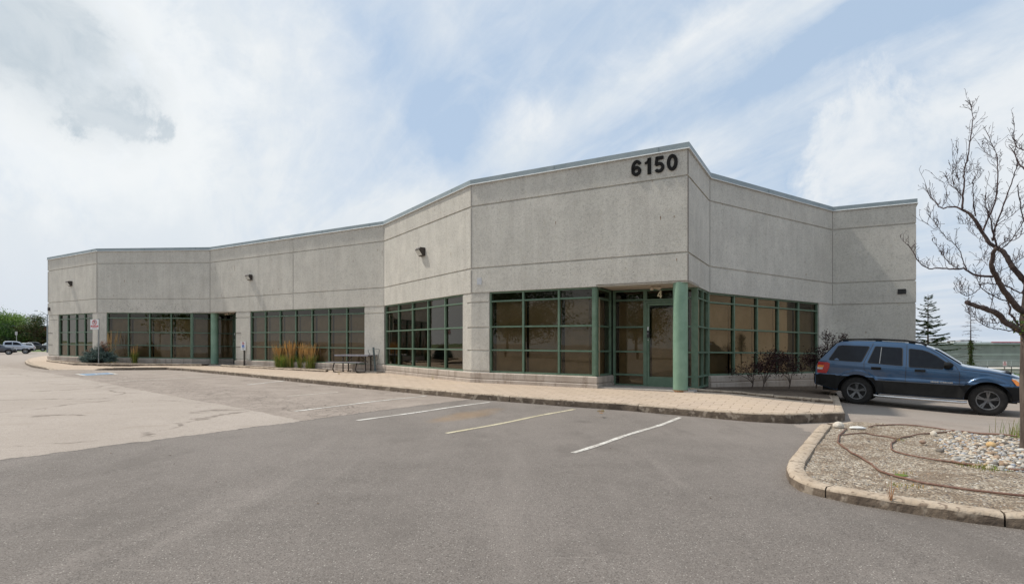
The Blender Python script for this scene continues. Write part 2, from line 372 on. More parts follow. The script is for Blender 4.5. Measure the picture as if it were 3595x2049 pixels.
def mat_paver():
    m = bpy.data.materials.new('tan_pavers'); m.use_nodes = True; t = NT(m.node_tree); b = t.n['Principled BSDF']
    p = t.node('ShaderNodeNewGeometry').outputs['Position']; v = t.mapping(p, rot=(0, 0, R(31)))
    br = t.node('ShaderNodeTexBrick'); t.link(v, br.inputs['Vector']); br.inputs['Scale'].default_value = 1.0
    br.inputs['Color1'].default_value = (.43, .345, .272, 1); br.inputs['Color2'].default_value = (.49, .395, .312, 1); br.inputs['Mortar'].default_value = (.20, .145, .10, 1)
    br.inputs['Mortar Size'].default_value = .009; br.inputs['Mortar Smooth'].default_value = .3; br.inputs['Brick Width'].default_value = .42; br.inputs['Row Height'].default_value = .21
    col = t.mix(t.ramp(t.noise(p, .8, 5, .6), .35, .7, 0, .5), br.outputs[0], (.47, .37, .27))
    col = t.mix(t.ramp(t.noise(p, 5, 5, .65), .52, .7, 0, .4), col, (.36, .27, .19))
    col = t.mix(t.ramp(t.noise(p, 60, 3), .5, .7, 0, .3), col, (.68, .56, .45))
    t.link(col, b.inputs['Base Color']); b.inputs['Roughness'].default_value = .92; b.inputs['Specular IOR Level'].default_value = .3
    bn = t.node('ShaderNodeBump'); bn.inputs['Strength'].default_value = .6; bn.inputs['Distance'].default_value = .01
    t.link(t.math('ADD', t.math('MULTIPLY', br.outputs[1], -1.), t.noise(p, 30, 3)), bn.inputs['Height']); t.link(bn.outputs[0], b.inputs['Normal'])
    return m
M_PAVER = mat_paver()

def mat_glass():
    m = bpy.data.materials.new('tinted_window_glass'); m.use_nodes = True; t = NT(m.node_tree); t.n.remove(t.n['Principled BSDF'])
    out = t.n['Material Output']; tr = t.node('ShaderNodeBsdfTransparent'); tr.inputs[0].default_value = (.60, .55, .47, 1)
    gl = t.node('ShaderNodeBsdfGlossy'); gl.inputs[0].default_value = (.90, .82, .70, 1); gl.inputs['Roughness'].default_value = .012
    p = t.node('ShaderNodeNewGeometry').outputs['Position']
    bn = t.node('ShaderNodeBump'); bn.inputs['Strength'].default_value = .06; bn.inputs['Distance'].default_value = .02; t.link(t.noise(p, .9, 2), bn.inputs['Height']); t.link(bn.outputs[0], gl.inputs['Normal'])
    fr = t.node('ShaderNodeFresnel'); fr.inputs[0].default_value = 1.52
    f = t.math('ADD', t.math('MULTIPLY', fr.outputs[0], 1.30), .005, True)
    mx = t.node('ShaderNodeMixShader'); t.link(f, mx.inputs[0]); t.link(tr.outputs[0], mx.inputs[1]); t.link(gl.outputs[0], mx.inputs[2]); t.link(mx.outputs[0], out.inputs[0])
    return m
M_GLASS = mat_glass()
M_BLIND = mat('brown_paper_blind', (.36, .30, .19), (.43, .36, .235), scale=3, rough=.9)
M_FRAME = mat('green_painted_aluminium', (.098, .160, .108), (.128, .195, .138), scale=6, rough=.5, spec=.4)
M_COLUMN = mat('green_painted_steel', (.165, .275, .195), (.205, .325, .235), scale=3, rough=.5, bump=.15, bscale=60)
M_FLASH = mat('pale_blue_grey_flashing', (.235, .285, .305), (.28, .33, .35), scale=2, rough=.5, metal=.1, coord='W')
M_DRIP = mat('drip_edge_highlight', (.68, .70, .70), (.74, .76, .76), rough=.35)  # pale colour stands for the sunlit highlight along the flashing's lip
M_SOFFIT = mat('tan_soffit_stucco', (.50, .42, .33), (.58, .50, .40), scale=9, rough=.9, bump=.3, coord='W')
M_BLACK = mat('black_metal', (.012, .012, .013), (.02, .02, .02), rough=.5)
M_BRONZE = mat('dark_bronze_metal', (.035, .026, .022), (.05, .04, .034), rough=.5)
M_LENS = mat('frosted_lens', (.55, .56, .52), (.66, .66, .62), rough=.25)
M_JOINT = mat('joint_sealant', (.17, .155, .14), (.22, .2, .18), scale=20, rough=.9, coord='W')
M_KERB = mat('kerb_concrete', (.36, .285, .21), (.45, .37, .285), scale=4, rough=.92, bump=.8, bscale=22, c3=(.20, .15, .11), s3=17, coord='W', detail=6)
M_KERBF = mat('dark_kerb_face', (.085, .062, .045), (.165, .125, .09), scale=4, rough=.95, bump=.7, bscale=24, c3=(.27, .22, .17), s3=7, coord='W', detail=6)  # darker, browner colour for the outer vertical face and segment ends
M_SOIL = mat('planting_bed_soil', (.085, .06, .042), (.16, .115, .08), scale=12, rough=1, bump=1., bscale=30, coord='W')
M_WHITE = mat('white_road_paint', (.42, .39, .35), (.66, .64, .59), scale=2.2, rough=.7, coord='W', c3=(.24, .215, .19), s3=28, detail=6)
M_WORN = mat('worn_road_paint', (.40, .35, .30), (.52, .47, .41), scale=9, rough=.8, coord='W')
M_WPANEL = mat('white_sign_face', (.72, .73, .74), (.78, .79, .80), rough=.4)
M_RED = mat('red_sign_ink', (.50, .035, .05), (.56, .05, .06), rough=.45)
M_BLUE = mat('blue_sign_ink', (.02, .12, .45), (.03, .15, .5), rough=.45)
M_INK = mat('black_sign_ink', (.015, .012, .015), (.02, .02, .02), rough=.5)
M_GALV = mat('galvanised_steel', (.22, .24, .25), (.30, .32, .33), scale=15, rough=.4, metal=.7)

# ================================================================== GROUND
def axis(a):
    out = []
    for lo, hi, st in a:
        x = lo
        while x < hi-1e-6: out.append(x); x += st
    return out
gx = axis([(-900, -150, 50), (-150, -40, 6), (-40, 40, 1.0), (40, 150, 6), (150, 901, 50)]); gy = axis([(-120, -10, 10), (-10, 40, 1.0), (40, 110, 3), (110, 300, 20), (300, 1500, 100)])
g = MB(); nx = len(gx)
g.v = [(x, y, lot(x, y)) for y in gy for x in gx]
for j in range(len(gy)-1):
    for i in range(nx-1): g.f.append((j*nx+i, j*nx+i+1, (j+1)*nx+i+1, (j+1)*nx+i)); g.m.append(0)
tag(g.build('ground', mat_ground(), shear=True, smooth=60, fix=False), 'asphalt car park with new dark paving in front and pale worn paving behind', kind='structure')

# painted bay lines
def paint(pa, pb, wd, m, label, wob=.02):
    a = Vector(G(*pa)); b = Vector(G(*pb)); d = (b-a); L = d.length; d.normalize(); n = Vector((-d.y, d.x)); mb = MB(); N = max(2, int(L/.25)); vs = []
    r = random.Random(int(pa[0])); ph = r.random()*6
    for i in range(N+1):
        c = a+d*(L*i/N)+n*(wob*math.sin(ph+i*.55)); e = .5*wd*(1+.12*math.sin(i*1.7+ph))
        for s_ in (-1, 1): q = c+n*(e*s_); vs.append((q.x, q.y, lot(q.x, q.y)+.005))
    mb.add(vs, [(2*i, 2*i+2, 2*i+3, 2*i+1) for i in range(N)])
    tag(mb.build('parking_line', m, shear=True, fix=False), label, kind='structure')
paint((2392, 1465), (2010, 1589), .088, M_WHITE, 'white bay line closest to the gravel island on dark asphalt')
paint((2014, 1436), (1571, 1521), .085, mat('yellowed_road_paint', (.44, .385, .25), (.64, .58, .42), scale=1.1, rough=.7, coord='W', c3=(.24, .215, .19), s3=28, detail=6), 'yellowed bay line second from the gravel island on dark asphalt')
paint((1718, 1411), (1256, 1476), .085, M_WHITE, 'white bay line just inside the dark asphalt edge')
paint((1494, 1389), (1037, 1443), .085, M_WHITE, 'white bay line on the cracked brown asphalt')
paint((1186, 1376), (1010, 1391), .10, M_WORN, 'worn bay line on the brown asphalt')
paint((995, 1336), (872, 1350), .11, M_WHITE, 'short far bay line near the kerb')
paint((790, 1319), (385, 1341), .11, M_WORN, 'faded far bay line beside the blue stall mark')
paint((640, 1305), (540, 1313), .10, M_WORN, 'faded line stub near the kerb')
# blue accessible stall marking: white rim, blue field, white wheelchair symbol
HA, HB, HC, HD = [Vector(G(*p_)) for p_ in ((417, 1313), (297, 1319.5), (262, 1313), (385, 1308))]
def bil(u, v): return (HB*(1-u)+HA*u)*(1-v)+(HC*(1-u)+HD*u)*v
def stall_patch(name, m, u0, u1, v0, v1, dz, parent):
    mb = MB(); mb.add([(q.x, q.y, lot(q.x, q.y)+dz) for q in (bil(u0, v0), bil(u1, v0), bil(u1, v1), bil(u0, v1))], [(0, 1, 2, 3)]); return mb.build(name, m, parent, shear=True, fix=False)
hr = stall_patch('accessible_stall_marking', M_WHITE, 0, 1, 0, 1, .010, None); tag(hr, 'blue painted square with white rim and wheelchair symbol', kind='structure')
stall_patch('blue_field', mat('faded_blue_paint', (.10, .20, .33), (.20, .30, .42), scale=5, rough=.8, coord='W'), .09, .91, .11, .89, .015, hr)
sy = MB()
for (a, b_), (e, f_) in (((.25, .55), (.62, .55)), ((.45, .55), (.45, .30)), ((.45, .30), (.70, .30)), ((.70, .30), (.78, .20)), ((.18, .60), (.25, .56))):
    A = bil(a, b_); B = bil(e, f_); d = (B-A).normalized()*.04; n = Vector((-d.y, d.x))
    sy.add([(q.x, q.y, lot(q.x, q.y)+.020) for q in (A-d-n, B+d-n, B+d+n, A-d+n)], [(0, 1, 2, 3)])
sy.build('wheelchair_symbol', M_WHITE, hr, shear=True, fix=False)

# ================================================================== BUILDING PLAN
V = [(-28.38, 33.97), (-22.86, 30.59), (-16.18, 29.77), (-5.34, 23.18), (-1.28, 17.38), (4.44, 14.01), (5.84, 16.40), (11.61, 20.12), (13.76, 18.91)]
V = [Vector(v) for v in V]
ZF, ZFB, ZG1, ZG2, ZL, ZS, ZB = 6.63, 6.49, 5.835, 3.90, 3.13, .66, .34
ZT, ZM2, ZM3 = 2.84, 2.06, 1.35                        # transom and mullion heights
NB = Vector((.515, .857))                              # direction straight into the building
def on(i, px):
    a, b = V[i], V[i+1]; t = (px-XC)/FPX; d = b-a; u = (t*a.y-a.x)/(d.x-t*d.y); return a+d*u
BL = V[0]+NB*34; BR = V[8]+NB*34
def nrm(a, b): d = (b-a).normalized(); return Vector((d.y, -d.x))
def offset(poly, o):
    out = []
    for j, p in enumerate(poly):
        n1 = nrm(poly[j-1], p) if j else None; n2 = nrm(p, poly[j+1]) if j < len(poly)-1 else None
        if n1 is None: m_ = n2
        elif n2 is None: m_ = n1
        else: m_ = (n1+n2)/(1+n1.dot(n2))
        out.append(p+m_*o)
    return out
def sweep(mb, poly, prof, mi=0, capends=True, closed=True):   # prof: (offset, z) ring
    rings = [[(*offset(poly, o)[j], z) for o, z in prof] for j in range(len(poly))]
    n = len(prof); vs = [v for r in rings for v in r]; fs = []
    for j in range(len(poly)-1):
        for k in range(n if closed else n-1):
            k2 = (k+1) % n; fs.append((j*n+k, (j+1)*n+k, (j+1)*n+k2, j*n+k2))
    if capends: fs.append(tuple(range(n))); fs.append(tuple((len(poly)-1)*n+k for k in range(n-1, -1, -1)))
    mb.add(vs, fs, mi)

bld = empty('building', (0, 24, .34), label='long angular grey concrete unit building with green window frames and number 6150', cat='building')
def bb(mb, name, m, parent=None, smooth=None, fix=True):
    if parent is None: return mb.build(name, m, bld, shear=True, smooth=smooth, fix=fix)
    # sub-part: its parent is a mesh under bld with no offset of its own
    o = mb.build(name, m, bld, shear=True, smooth=smooth, fix=fix); o.parent = parent; return o

# upper concrete wall, one piece along the whole zigzag, with its two reveals
front = [BL]+V+[BR]
prof = [(-.35, ZL), (0, ZL), (0, ZG2-.055), (-.032, ZG2-.035), (-.032, ZG2), (0, ZG2+.004), (0, ZG1-.055), (-.032, ZG1-.035), (-.032, ZG1), (0, ZG1+.004), (0, ZFB), (-.35, ZFB)]
mb = MB(); sweep(mb, front, prof); bb(mb, 'upper_wall', M_AGG)
fl = MB(); sweep(fl, front, [(.002, ZFB+.022), (.035, ZFB+.022), (.035, ZF+.015), (-.38, ZF+.02), (-.38, ZFB+.022)])
flo = bb(fl, 'roof_flashing', M_FLASH)
de = MB(); sweep(de, front, [(.002, ZFB-.006), (.052, ZFB-.012), (.056, ZFB+.004), (.038, ZFB+.018), (.002, ZFB+.018)]); bb(de, 'drip_edge', M_DRIP, flo)
js = MB()
for i in range(len(front)-1):                           # lap joints of the flashing, every three metres
    a, b = front[i], front[i+1]; L = (b-a).length; d = (b-a)/L; n = nrm(a, b); k = 2.9
    while k < L-.4:
        c = a+d*k+n*.038; js.box((c.x, c.y, (ZFB+ZF)/2+.01), (.012, .008, ZF-ZFB-.02), math.atan2(d.y, d.x)); k += 3.0
bb(js, 'flashing_joint', mat('dark_flashing_lap', (.16, .19, .20), rough=.5), flo)
rf = MB(); rp = [p-(p-Vector((0, 40))).normalized()*.2 for p in front]; rf.prism([tuple(p) for p in offset(front, -.2)], 6.2, 6.28)
bb(rf, 'roof', mat('roof_gravel', (.25, .24, .22), (.35, .33, .3), scale=20, rough=1, coord='W'))
# back wall
bw = MB(); A, B = BL, BR; d = (B-A).normalized(); n = Vector((-d.y, d.x)); ctr = (A+B)/2; bw.box((ctr.x, ctr.y, 3.3), ((B-A).length, .3, 6.3), math.atan2(d.y, d.x)); bb(bw, 'back_wall', M_AGG)
# sealant at the vertical panel joints
jt = MB()
def vjoint(p, n, z0, z1, wd=.022):
    c = p+n*.0; jt.box((c.x, c.y, (z0+z1)/2), (wd, .012, z1-z0), math.atan2(-n.x, n.y))
for j in range(1, 9): 
    m_ = (nrm(front[j], front[j+1]) if j < 8 else nrm(V[7], V[8]))
    m2 = nrm(front[j-1], front[j]); mm = (m_+m2).normalized(); 
    for z0, z1 in ((ZL, ZG2-.06), (ZG2+.01, ZG1-.06), (ZG1+.01, ZFB-.01)): vjoint(front[j]+mm*.004*0, mm, z0, z1, .02 if j in (4, 5) else .03)
for i, px in ((2, 1029),):
    p_ = on(i, px); n = nrm(V[i], V[i+1])
    for z0, z1 in ((ZL, ZG2-.06), (ZG2+.01, ZG1-.06), (ZG1+.01, ZFB-.01)): vjoint(p_, n, z0, z1, .014)
bb(jt, 'joint_sealant', M_JOINT)
# rust streaks under the cast-in pins
rs = MB(); M_RUST = mat('rust_streak', (.16, .085, .04), (.25, .14, .07), scale=30, rough=1, coord='W')
def streak(i, px, py, ln, wd=.022):
    p_ = on(i, px); n = nrm(V[i], V[i+1]); Z = p_.y; z = CAMH-(py-YC-K*(px-XC))*Z/FPX; d = Vector((-n.y, n.x)); c = p_+n*.003
    l = ln*Z/FPX; vs = [(c.x-d.x*wd/2, c.y-d.y*wd/2, z), (c.x+d.x*wd/2, c.y+d.y*wd/2, z), (c.x+d.x*wd/6, c.y+d.y*wd/6, z-l), (c.x-d.x*wd/6, c.y-d.y*wd/6, z-l)]
    rs.add(vs, [(0, 1, 2, 3)])
for a in ((2, 742, 940, 8), (2, 755, 937, 13), (2, 824, 931, 22), (2, 811, 960, 20), (2, 778, 1031, 12), (2, 955, 908, 10), (2, 878, 948, 8), (2, 958, 1016, 15), (2, 979, 1012, 8), (2, 1240, 912, 8), (2, 1326, 875, 8), (2, 1342, 881, 17), (2, 1278, 1064, 14), (3, 1548, 744, 7), (3, 1583, 886, 18), (3, 1525, 735, 6), (4, 1951, 777, 12), (4, 2319, 759, 15), (4, 2367, 757, 7), (4, 2376, 907, 12), (4, 1760, 700, 5), (4, 2290, 635, 5), (5, 2451, 848, 14), (1, 437, 983, 8), (1, 487, 984, 8), (1, 383, 967, 6), (1, 472, 932, 6), (1, 399, 1035, 5), (6, 2536, 715, 5), (6, 2826, 918, 8), (6, 2830, 960, 8), (6, 2829, 962, 6), (7, 3040, 1163, 8)):
    streak(*a)
bb(rs, 'rust_streak', M_RUST, fix=False)
# ghost marks of removed lettering
gh = MB(); rg = random.Random(5)
def ghost(i, x0, x1, y0, y1, n_, sz):
    for k in range(n_):
        px = rg.uniform(x0, x1); u_ = (px-x0)/(x1-x0); py = y0+(y1-y0)*u_+rg.uniform(-14, 14); p_ = on(i, px); n = nrm(V[i], V[i+1]); Z = p_.y
        z = CAMH-(py-YC-K*(px-XC))*Z/FPX; d = Vector((-n.y, n.x)); c = p_+n*.002; h = sz*rg.uniform(.4, 1.1)
        gh.add([(c.x-d.x*h, c.y-d.y*h, z-h), (c.x+d.x*h, c.y+d.y*h, z-h), (c.x+d.x*h, c.y+d.y*h, z+h), (c.x-d.x*h, c.y-d.y*h, z+h)], [(0, 1, 2, 3)])
ghost(1, 380, 665, 1074, 1080, 150, .015); ghost(4, 1900, 2230, 965, 945, 110, .008)
gho = bb(gh, 'fixing_hole_pattern', mat('plugged_hole', (.15, .14, .13), (.24, .225, .21), rough=1), fix=False); gho['kind'] = 'stuff'
pt = MB(); p_ = on(4, 1683); n = nrm(V[4], V[5]); d = Vector((-n.y, n.x)); z = CAMH-(987-YC-K*(1683-XC))*p_.y/FPX; c = p_+n*.004; pt.box((c.x, c.y, z), (.17, .006, .21), math.atan2(d.y, d.x))
bb(pt, 'plaster_patch', mat('grey_patch', (.42, .43, .45), (.52, .53, .55), scale=20, rough=.9, coord='W'))

# recess geometry
P12 = on(1, 674); RB2 = Vector((-15.55, 31.05)); D23 = on(2, 827)
W45 = on(4, 2093); R1 = W45+NB*1.27; dA = (V[5]-V[4]).normalized(); d56 = (V[6]-V[5]).normalized()
tt = ((V[5]-R1).x*d56.y-(V[5]-R1).y*d56.x)/(dA.x*d56.y-dA.y*d56.x); R2 = R1+dA*tt          # where the back wall meets face 56
# piers
pier_prof = lambda gr: [(-.30, ZS-.02), (-.012, ZS-.02)]+sum([[(-.012, z-.05), (-.042, z-.035), (-.042, z+.0), (-.012, z+.004)] for z in gr], [])+[(-.012, ZL-.05), (-.03, ZL-.045), (-.03, ZL), (-.30, ZL)]
plain = pier_prof([ZS+.05, ZT]); full = pier_prof([ZS+.05, ZM3, ZM2, ZT])
bare = pier_prof([ZS+.05])
pr = MB()
C = on(0, 204); sweep(pr, [BL, V[0], C], plain)
sweep(pr, [on(0, 324), V[1], on(1, 373)], bare)
sweep(pr, [D23+NB*1.4+Vector((.12, -.07)), D23, on(2, 877)], plain)
sweep(pr, [on(2, 1279), V[3]-(V[3]-V[2]).normalized()*.012], plain)
q0, q1 = on(3, 1623.5), on(4, 1716); pa = on(3, 1640)
sweep(pr, [q0, pa], bare); sweep(pr, [pa, V[4], q1], full)
bare67 = pier_prof([])
sweep(pr, [on(6, 2877), V[7], V[8], BR], bare67)
# half-width slots cut in two of the piers
bb(pr, 'pier', M_AGG)
sl = MB()
def slot(a, b, z, n): 
    c = (a+b)/2; sl.box((c.x+n.x*-.008, c.y+n.y*-.008, z-.02), ((b-a).length, .012, .035), math.atan2((b-a).y, (b-a).x))
n01 = nrm(V[0], V[1]); d01 = (V[1]-V[0]).normalized(); n23 = nrm(V[2], V[3]); d23 = (V[3]-V[2]).normalized()
for z in (ZM2, ZM3): slot(V[0]+d01*.02, V[0]+d01*.62, z, n01); slot(D23+d23*.02, D23+d23*.45, z, n23)
bb(sl, 'pier_slot', M_JOINT)
# plinth with a shadow groove and a projecting foot
pp = [(-.32, .0), (.05, .0), (.05, ZB+.09), (.03, ZB+.105), (.004, ZB+.11), (.004, ZB+.135), (.03, ZB+.14), (.03, ZS-.03), (.012, ZS-.012), (-.10, ZS), (-.32, ZS)]
pl = MB()
sweep(pl, [BL, V[0], V[1], P12, RB2-(RB2-P12).normalized()*.02], pp)
sweep(pl, [D23+Vector((.1, .1)), D23, V[3], V[4], W45, R1], [(o if k not in (1, 2) else o, z) for k, (o, z) in enumerate(pp)])
sweep(pl, [V[6]-d56*.02, V[6]+(V[7]-V[6]).normalized()*.01, V[7], V[8], BR], pp)
bb(pl, 'plinth', M_PLINTH)

# window bays: frame mesh > glass, blind
def window(a, b, cols, zs, name='window', blind=True, brow=(1, 99), post_l=.05, post_r=.05, set_=-.06, inner=None):
    """a,b plan points of the opening; cols = list of fractions or a count; zs = rail heights from sill to head"""
    n = nrm(a, b); d = (b-a).normalized(); L = (b-a).length; ang = math.atan2(d.y, d.x)
    fr = [i/cols for i in range(cols+1)] if isinstance(cols, int) else cols
    at = lambda u, o: a+d*u+n*o
    f = MB(); w_, dep = .055, .11
    for i, u in enumerate(fr):
        ww = post_l if i == 0 else (post_r if i == len(fr)-1 else w_)
        uu = u*L+(ww/2 if i == 0 else (-ww/2 if i == len(fr)-1 else 0)); c = at(uu, set_-dep/2)
        f.box((c.x, c.y, (zs[0]+zs[-1])/2), (ww, dep, zs[-1]-zs[0]), ang)
    for k, z in enumerate(zs):
        for i in range(len(fr)-1):
            u0 = fr[i]*L+(post_l if i == 0 else w_/2); u1 = fr[i+1]*L-(post_r if i == len(fr)-2 else w_/2); c = at((u0+u1)/2, set_-dep/2-.004)
            hh = .05; zc = z+(hh/2 if k == 0 else (-hh/2 if k == len(zs)-1 else 0)); f.box((c.x, c.y, zc), (u1-u0-.002, dep-.012, hh), ang)
            if 0 < k < len(zs)-1: c2 = at((u0+u1)/2, set_-.01+.012); f.box((c2.x, c2.y, z-.012), (u1-u0-.002, .022, .012), ang)
    fo = bb(f, name, M_FRAME)
    gl = MB(); p0 = at(.02, set_-.06); p1 = at(L-.02, set_-.06)
    for i in range(len(fr)-1):
        for k in range(len(zs)-1):
            # a hair of tilt per pane, as glazing has
            u0 = fr[i]*L+.01; u1 = fr[i+1]*L-.01; q0 = at(u0, set_-.06+rg.uniform(-.002, .002)); q1 = at(u1, set_-.06+rg.uniform(-.002, .002)); e = rg.uniform(-.002, .002)
            gl.add([(q0.x, q0.y, zs[k]+.02), (q1.x, q1.y, zs[k]+.02), (q1.x+n.x*e, q1.y+n.y*e, zs[k+1]-.02), (q0.x+n.x*e, q0.y+n.y*e, zs[k+1]-.02)], [(0, 1, 2, 3)])
    bb(gl, 'glass', M_GLASS, fo, fix=False)
    if blind:
        bl = MB()
        for i in range(len(fr)-1):
            u0 = fr[i]*L+.05+rg.uniform(.02, .07); u1 = fr[i+1]*L-.01; c = at((u0+u1)/2, set_-.24)
            bl.box((c.x, c.y, (zs[0]+zs[-2])/2), (u1-u0, .012, zs[-2]-zs[0]+.02), ang)
        bb(bl, 'blind', M_BLIND, fo)
    return fo
ZW = [ZS, ZM3, ZM2, ZT, ZL]
window(on(0, 204), on(0, 324), 4, ZW, blind=False)
window(on(1, 373), P12, 4, ZW, post_r=.14)
window(P12+NB*.0, RB2, [0, .47, 1], ZW, post_l=.06, set_=-.02)
window(on(2, 877), on(2, 1279), 7, ZW)
window(V[3]+(V[4]-V[3]).normalized()*.02, q0, 5, ZW, blind=False)
window(q1, W45, 3, ZW, post_r=.15, blind=True)
window(W45+NB*.04, R1-NB*.03, 1, ZW, post_l=.06, set_=-.03)
# entrance back wall: sidelight, door, narrow light
EZ = [ZB+.02, ZS+.02, ZM3, ZM2, ZT, ZL]
def onl(a, d, px): t = (px-XC)/FPX; u = (t*a.y-a.x)/(d.x-t*d.y); return u
uL = onl(R1, dA, 2264); uD = uL+1.02; uE = (R2-R1).length
window(R1, R1+dA*uL, 1, EZ, set_=-.01, post_l=.07)
window(R1+dA*(uD+.12), R2-dA*.04, 1, EZ, set_=-.01, post_l=.05, post_r=.16)
ztr = MB()
# transom over the door
window(R1+dA*uL, R1+dA*(uD+.12), 1, [ZT-.04, ZL], set_=-.01, blind=False)
def door(a, d, wd, z0, z1, knob=True):
    n = Vector((d.y, -d.x)); ang = math.atan2(d.y, d.x); at = lambda u, o: a+d*u+n*o; f = MB()
    def bx(u0, u1, z0_, z1_, o, dep=.05): c = at((u0+u1)/2, o); f.box((c.x, c.y, (z0_+z1_)/2), (u1-u0, dep, z1_-z0_), ang)
    bx(.0, .05, z0, z1+.05, -.06, .1); bx(wd-.05, wd, z0, z1+.05, -.06, .1); bx(.052, wd-.052, z1, z1+.05, -.06, .1)
    bx(.06, .12, z0+.02, z1-.01, -.04); bx(wd-.12, wd-.06, z0+.02, z1-.01, -.04); bx(.122, wd-.122, z1-.08, z1-.01, -.041); bx(.122, wd-.122, z0+.02, z0+.30, -.041)
    do = bb(f, 'door', M_FRAME)
    g_ = MB(); q0, q1 = at(.12, -.045), at(wd-.12, -.045); g_.add([(q0.x, q0.y, z0+.31), (q1.x, q1.y, z0+.31), (q1.x, q1.y, z1-.10), (q0.x, q0.y, z1-.10)], [(0, 1, 2, 3)]); bb(g_, 'glass', M_GLASS, do, fix=False)
    b_ = MB(); c = at(wd/2, -.16); b_.box((c.x, c.y, (z0+z1)/2), (wd-.3, .01, z1-z0-.3), ang); bb(b_, 'blind', M_BLIND, do)
    h = MB(); p0 = at(.092, -.012); pb_ = at(.092, .045)
    h.tube([(p0.x, p0.y, z0+.98), (pb_.x, pb_.y, z0+.98), (pb_.x, pb_.y, z0+1.22), (p0.x, p0.y, z0+1.22)], .011, 6); bb(h, 'handle', mat('green_handle', (.10, .18, .13), rough=.4), do, smooth=40)
    k = MB(); c = at(.092, -.005); k.box((c.x, c.y, z0+1.50), (.075, .03, .19), ang); bb(k, 'lock_plate', M_BLACK, do)
    k = MB(); c = at(.092, .012); k.box((c.x, c.y, z0+1.52), (.018, .01, .018), ang); k.box((c.x, c.y-.005, z0+1.66), (.028, .02, .10), ang); k.box((c.x, c.y-.01, z0+1.34), (.022, .02, .022), ang); bb(k, 'keypad', mat('bright_steel', (.6, .6, .6), rough=.3, metal=.8), do)
    return do
door(R1+dA*uL+NB*.01, dA, uD-uL+.12, ZB+.01, ZT-.10)
# face 56 narrow glazing, face 67 windows
a56 = R2; window(a56, V[6]-d56*.03, 2, EZ, set_=-.03, post_l=.06, blind=False)
window(V[6]+(V[7]-V[6]).normalized()*.03, on(6, 2877), [0, .205, .405, .60, .80, 1.0], ZW, post_l=.04)
# second entrance: door wall on the hidden return
dr = (D23-RB2).normalized(); Lr = (D23-RB2).length
window(RB2+dr*.06, RB2+dr*(Lr-1.35), 1, EZ, set_=-.02)
door(RB2+dr*(Lr-1.33), dr, 1.1, ZB+.01, ZT-.10)
window(RB2+dr*(Lr-1.33), D23-dr*.06, 1, [ZT-.04, ZL], set_=-.02, blind=False)
# soffits over the recesses and dark room backs
sf = MB(); sf.prism([tuple(p) for p in (W45-NB*.0, V[5], R2, R1)], ZL+.01, ZL+.05); sf.prism([tuple(p) for p in (P12, V[2], D23, RB2)], ZL+.01, ZL+.05)
bb(sf, 'soffit', M_SOFFIT)
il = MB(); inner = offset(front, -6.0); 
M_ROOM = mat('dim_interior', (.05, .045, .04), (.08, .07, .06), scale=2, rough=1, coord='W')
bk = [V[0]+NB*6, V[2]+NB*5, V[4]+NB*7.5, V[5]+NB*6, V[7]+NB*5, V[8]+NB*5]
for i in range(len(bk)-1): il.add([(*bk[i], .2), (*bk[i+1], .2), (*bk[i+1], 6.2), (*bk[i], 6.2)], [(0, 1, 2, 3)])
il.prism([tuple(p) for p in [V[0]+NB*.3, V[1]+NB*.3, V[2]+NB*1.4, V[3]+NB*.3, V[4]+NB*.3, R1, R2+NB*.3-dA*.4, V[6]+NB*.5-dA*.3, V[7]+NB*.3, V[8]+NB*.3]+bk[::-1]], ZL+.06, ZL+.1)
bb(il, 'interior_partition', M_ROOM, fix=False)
# entry slabs
es = MB(); es.prism([tuple(p) for p in (W45+NB*.04, V[5]+Vector((.12, -.05)), R2+d56*.1, R1+NB*.1)], 0.0, ZB+.03); es.prism([tuple(p) for p in (P12, V[2]+Vector((.1, -.3)), D23, RB2)], 0.0, ZB+.02)
bb(es, 'entry_slab', mat('smooth_slab_concrete', (.34, .30, .27), (.42, .38, .34), scale=3, rough=.9, coord='W'))
# columns
def column(c, r, z0):
    m_ = MB(); m_.lathe([(r, z0), (r, ZL+.01)], (c.x, c.y, 0), n=40); o = bb(m_, 'column', M_COLUMN, smooth=60)
    m_ = MB(); m_.lathe([(r+.002, z0), (r+.012, z0), (r+.010, z0+.03), (r+.002, z0+.05)], (c.x, c.y, 0), n=30); bb(m_, 'rusty_foot', M_RUST, o)
column(Vector((4.33, 14.28)), .185, ZB); column(Vector((-16.05, 29.98)), .19, ZB)
# 6150 and 4: heavy grotesque numerals cut from plate
def stroke(mb, pts, wd, M3, th, closed=False):
    n = len(pts); L_, R_ = [], []
    for i in range(n):
        p = Vector(pts[i]); a = Vector(pts[(i-1) % n] if (closed or i) else pts[i]); b = Vector(pts[(i+1) % n] if (closed or i < n-1) else pts[i])
        d = (b-a).normalized(); nn = Vector((-d.y, d.x)); w_ = wd[i] if isinstance(wd, (list, tuple)) else wd; L_.append(p+nn*w_/2); R_.append(p-nn*w_/2)
    vs = [M3(q.x, q.y, th) for q in L_]+[M3(q.x, q.y, th) for q in R_]+[M3(q.x, q.y, 0) for q in L_]+[M3(q.x, q.y, 0) for q in R_]; fs = []
    for i in range(n if closed else n-1):
        j = (i+1) % n; fs += [(i, j, n+j, n+i), (2*n+i, 3*n+i, 3*n+j, 2*n+j), (i, 2*n+i, 2*n+j, j), (n+i, n+j, 3*n+j, 3*n+i)]
    if not closed: fs += [(0, n, 3*n, 2*n), (n-1, 3*n-1, 4*n-1, 2*n-1)]
    mb.add(vs, fs)
def arc(cx, cy, rx, ry, a0, a1, n=20): return [(cx+rx*math.cos(R(a0+(a1-a0)*i/n)), cy+ry*math.sin(R(a0+(a1-a0)*i/n))) for i in range(n+1)]
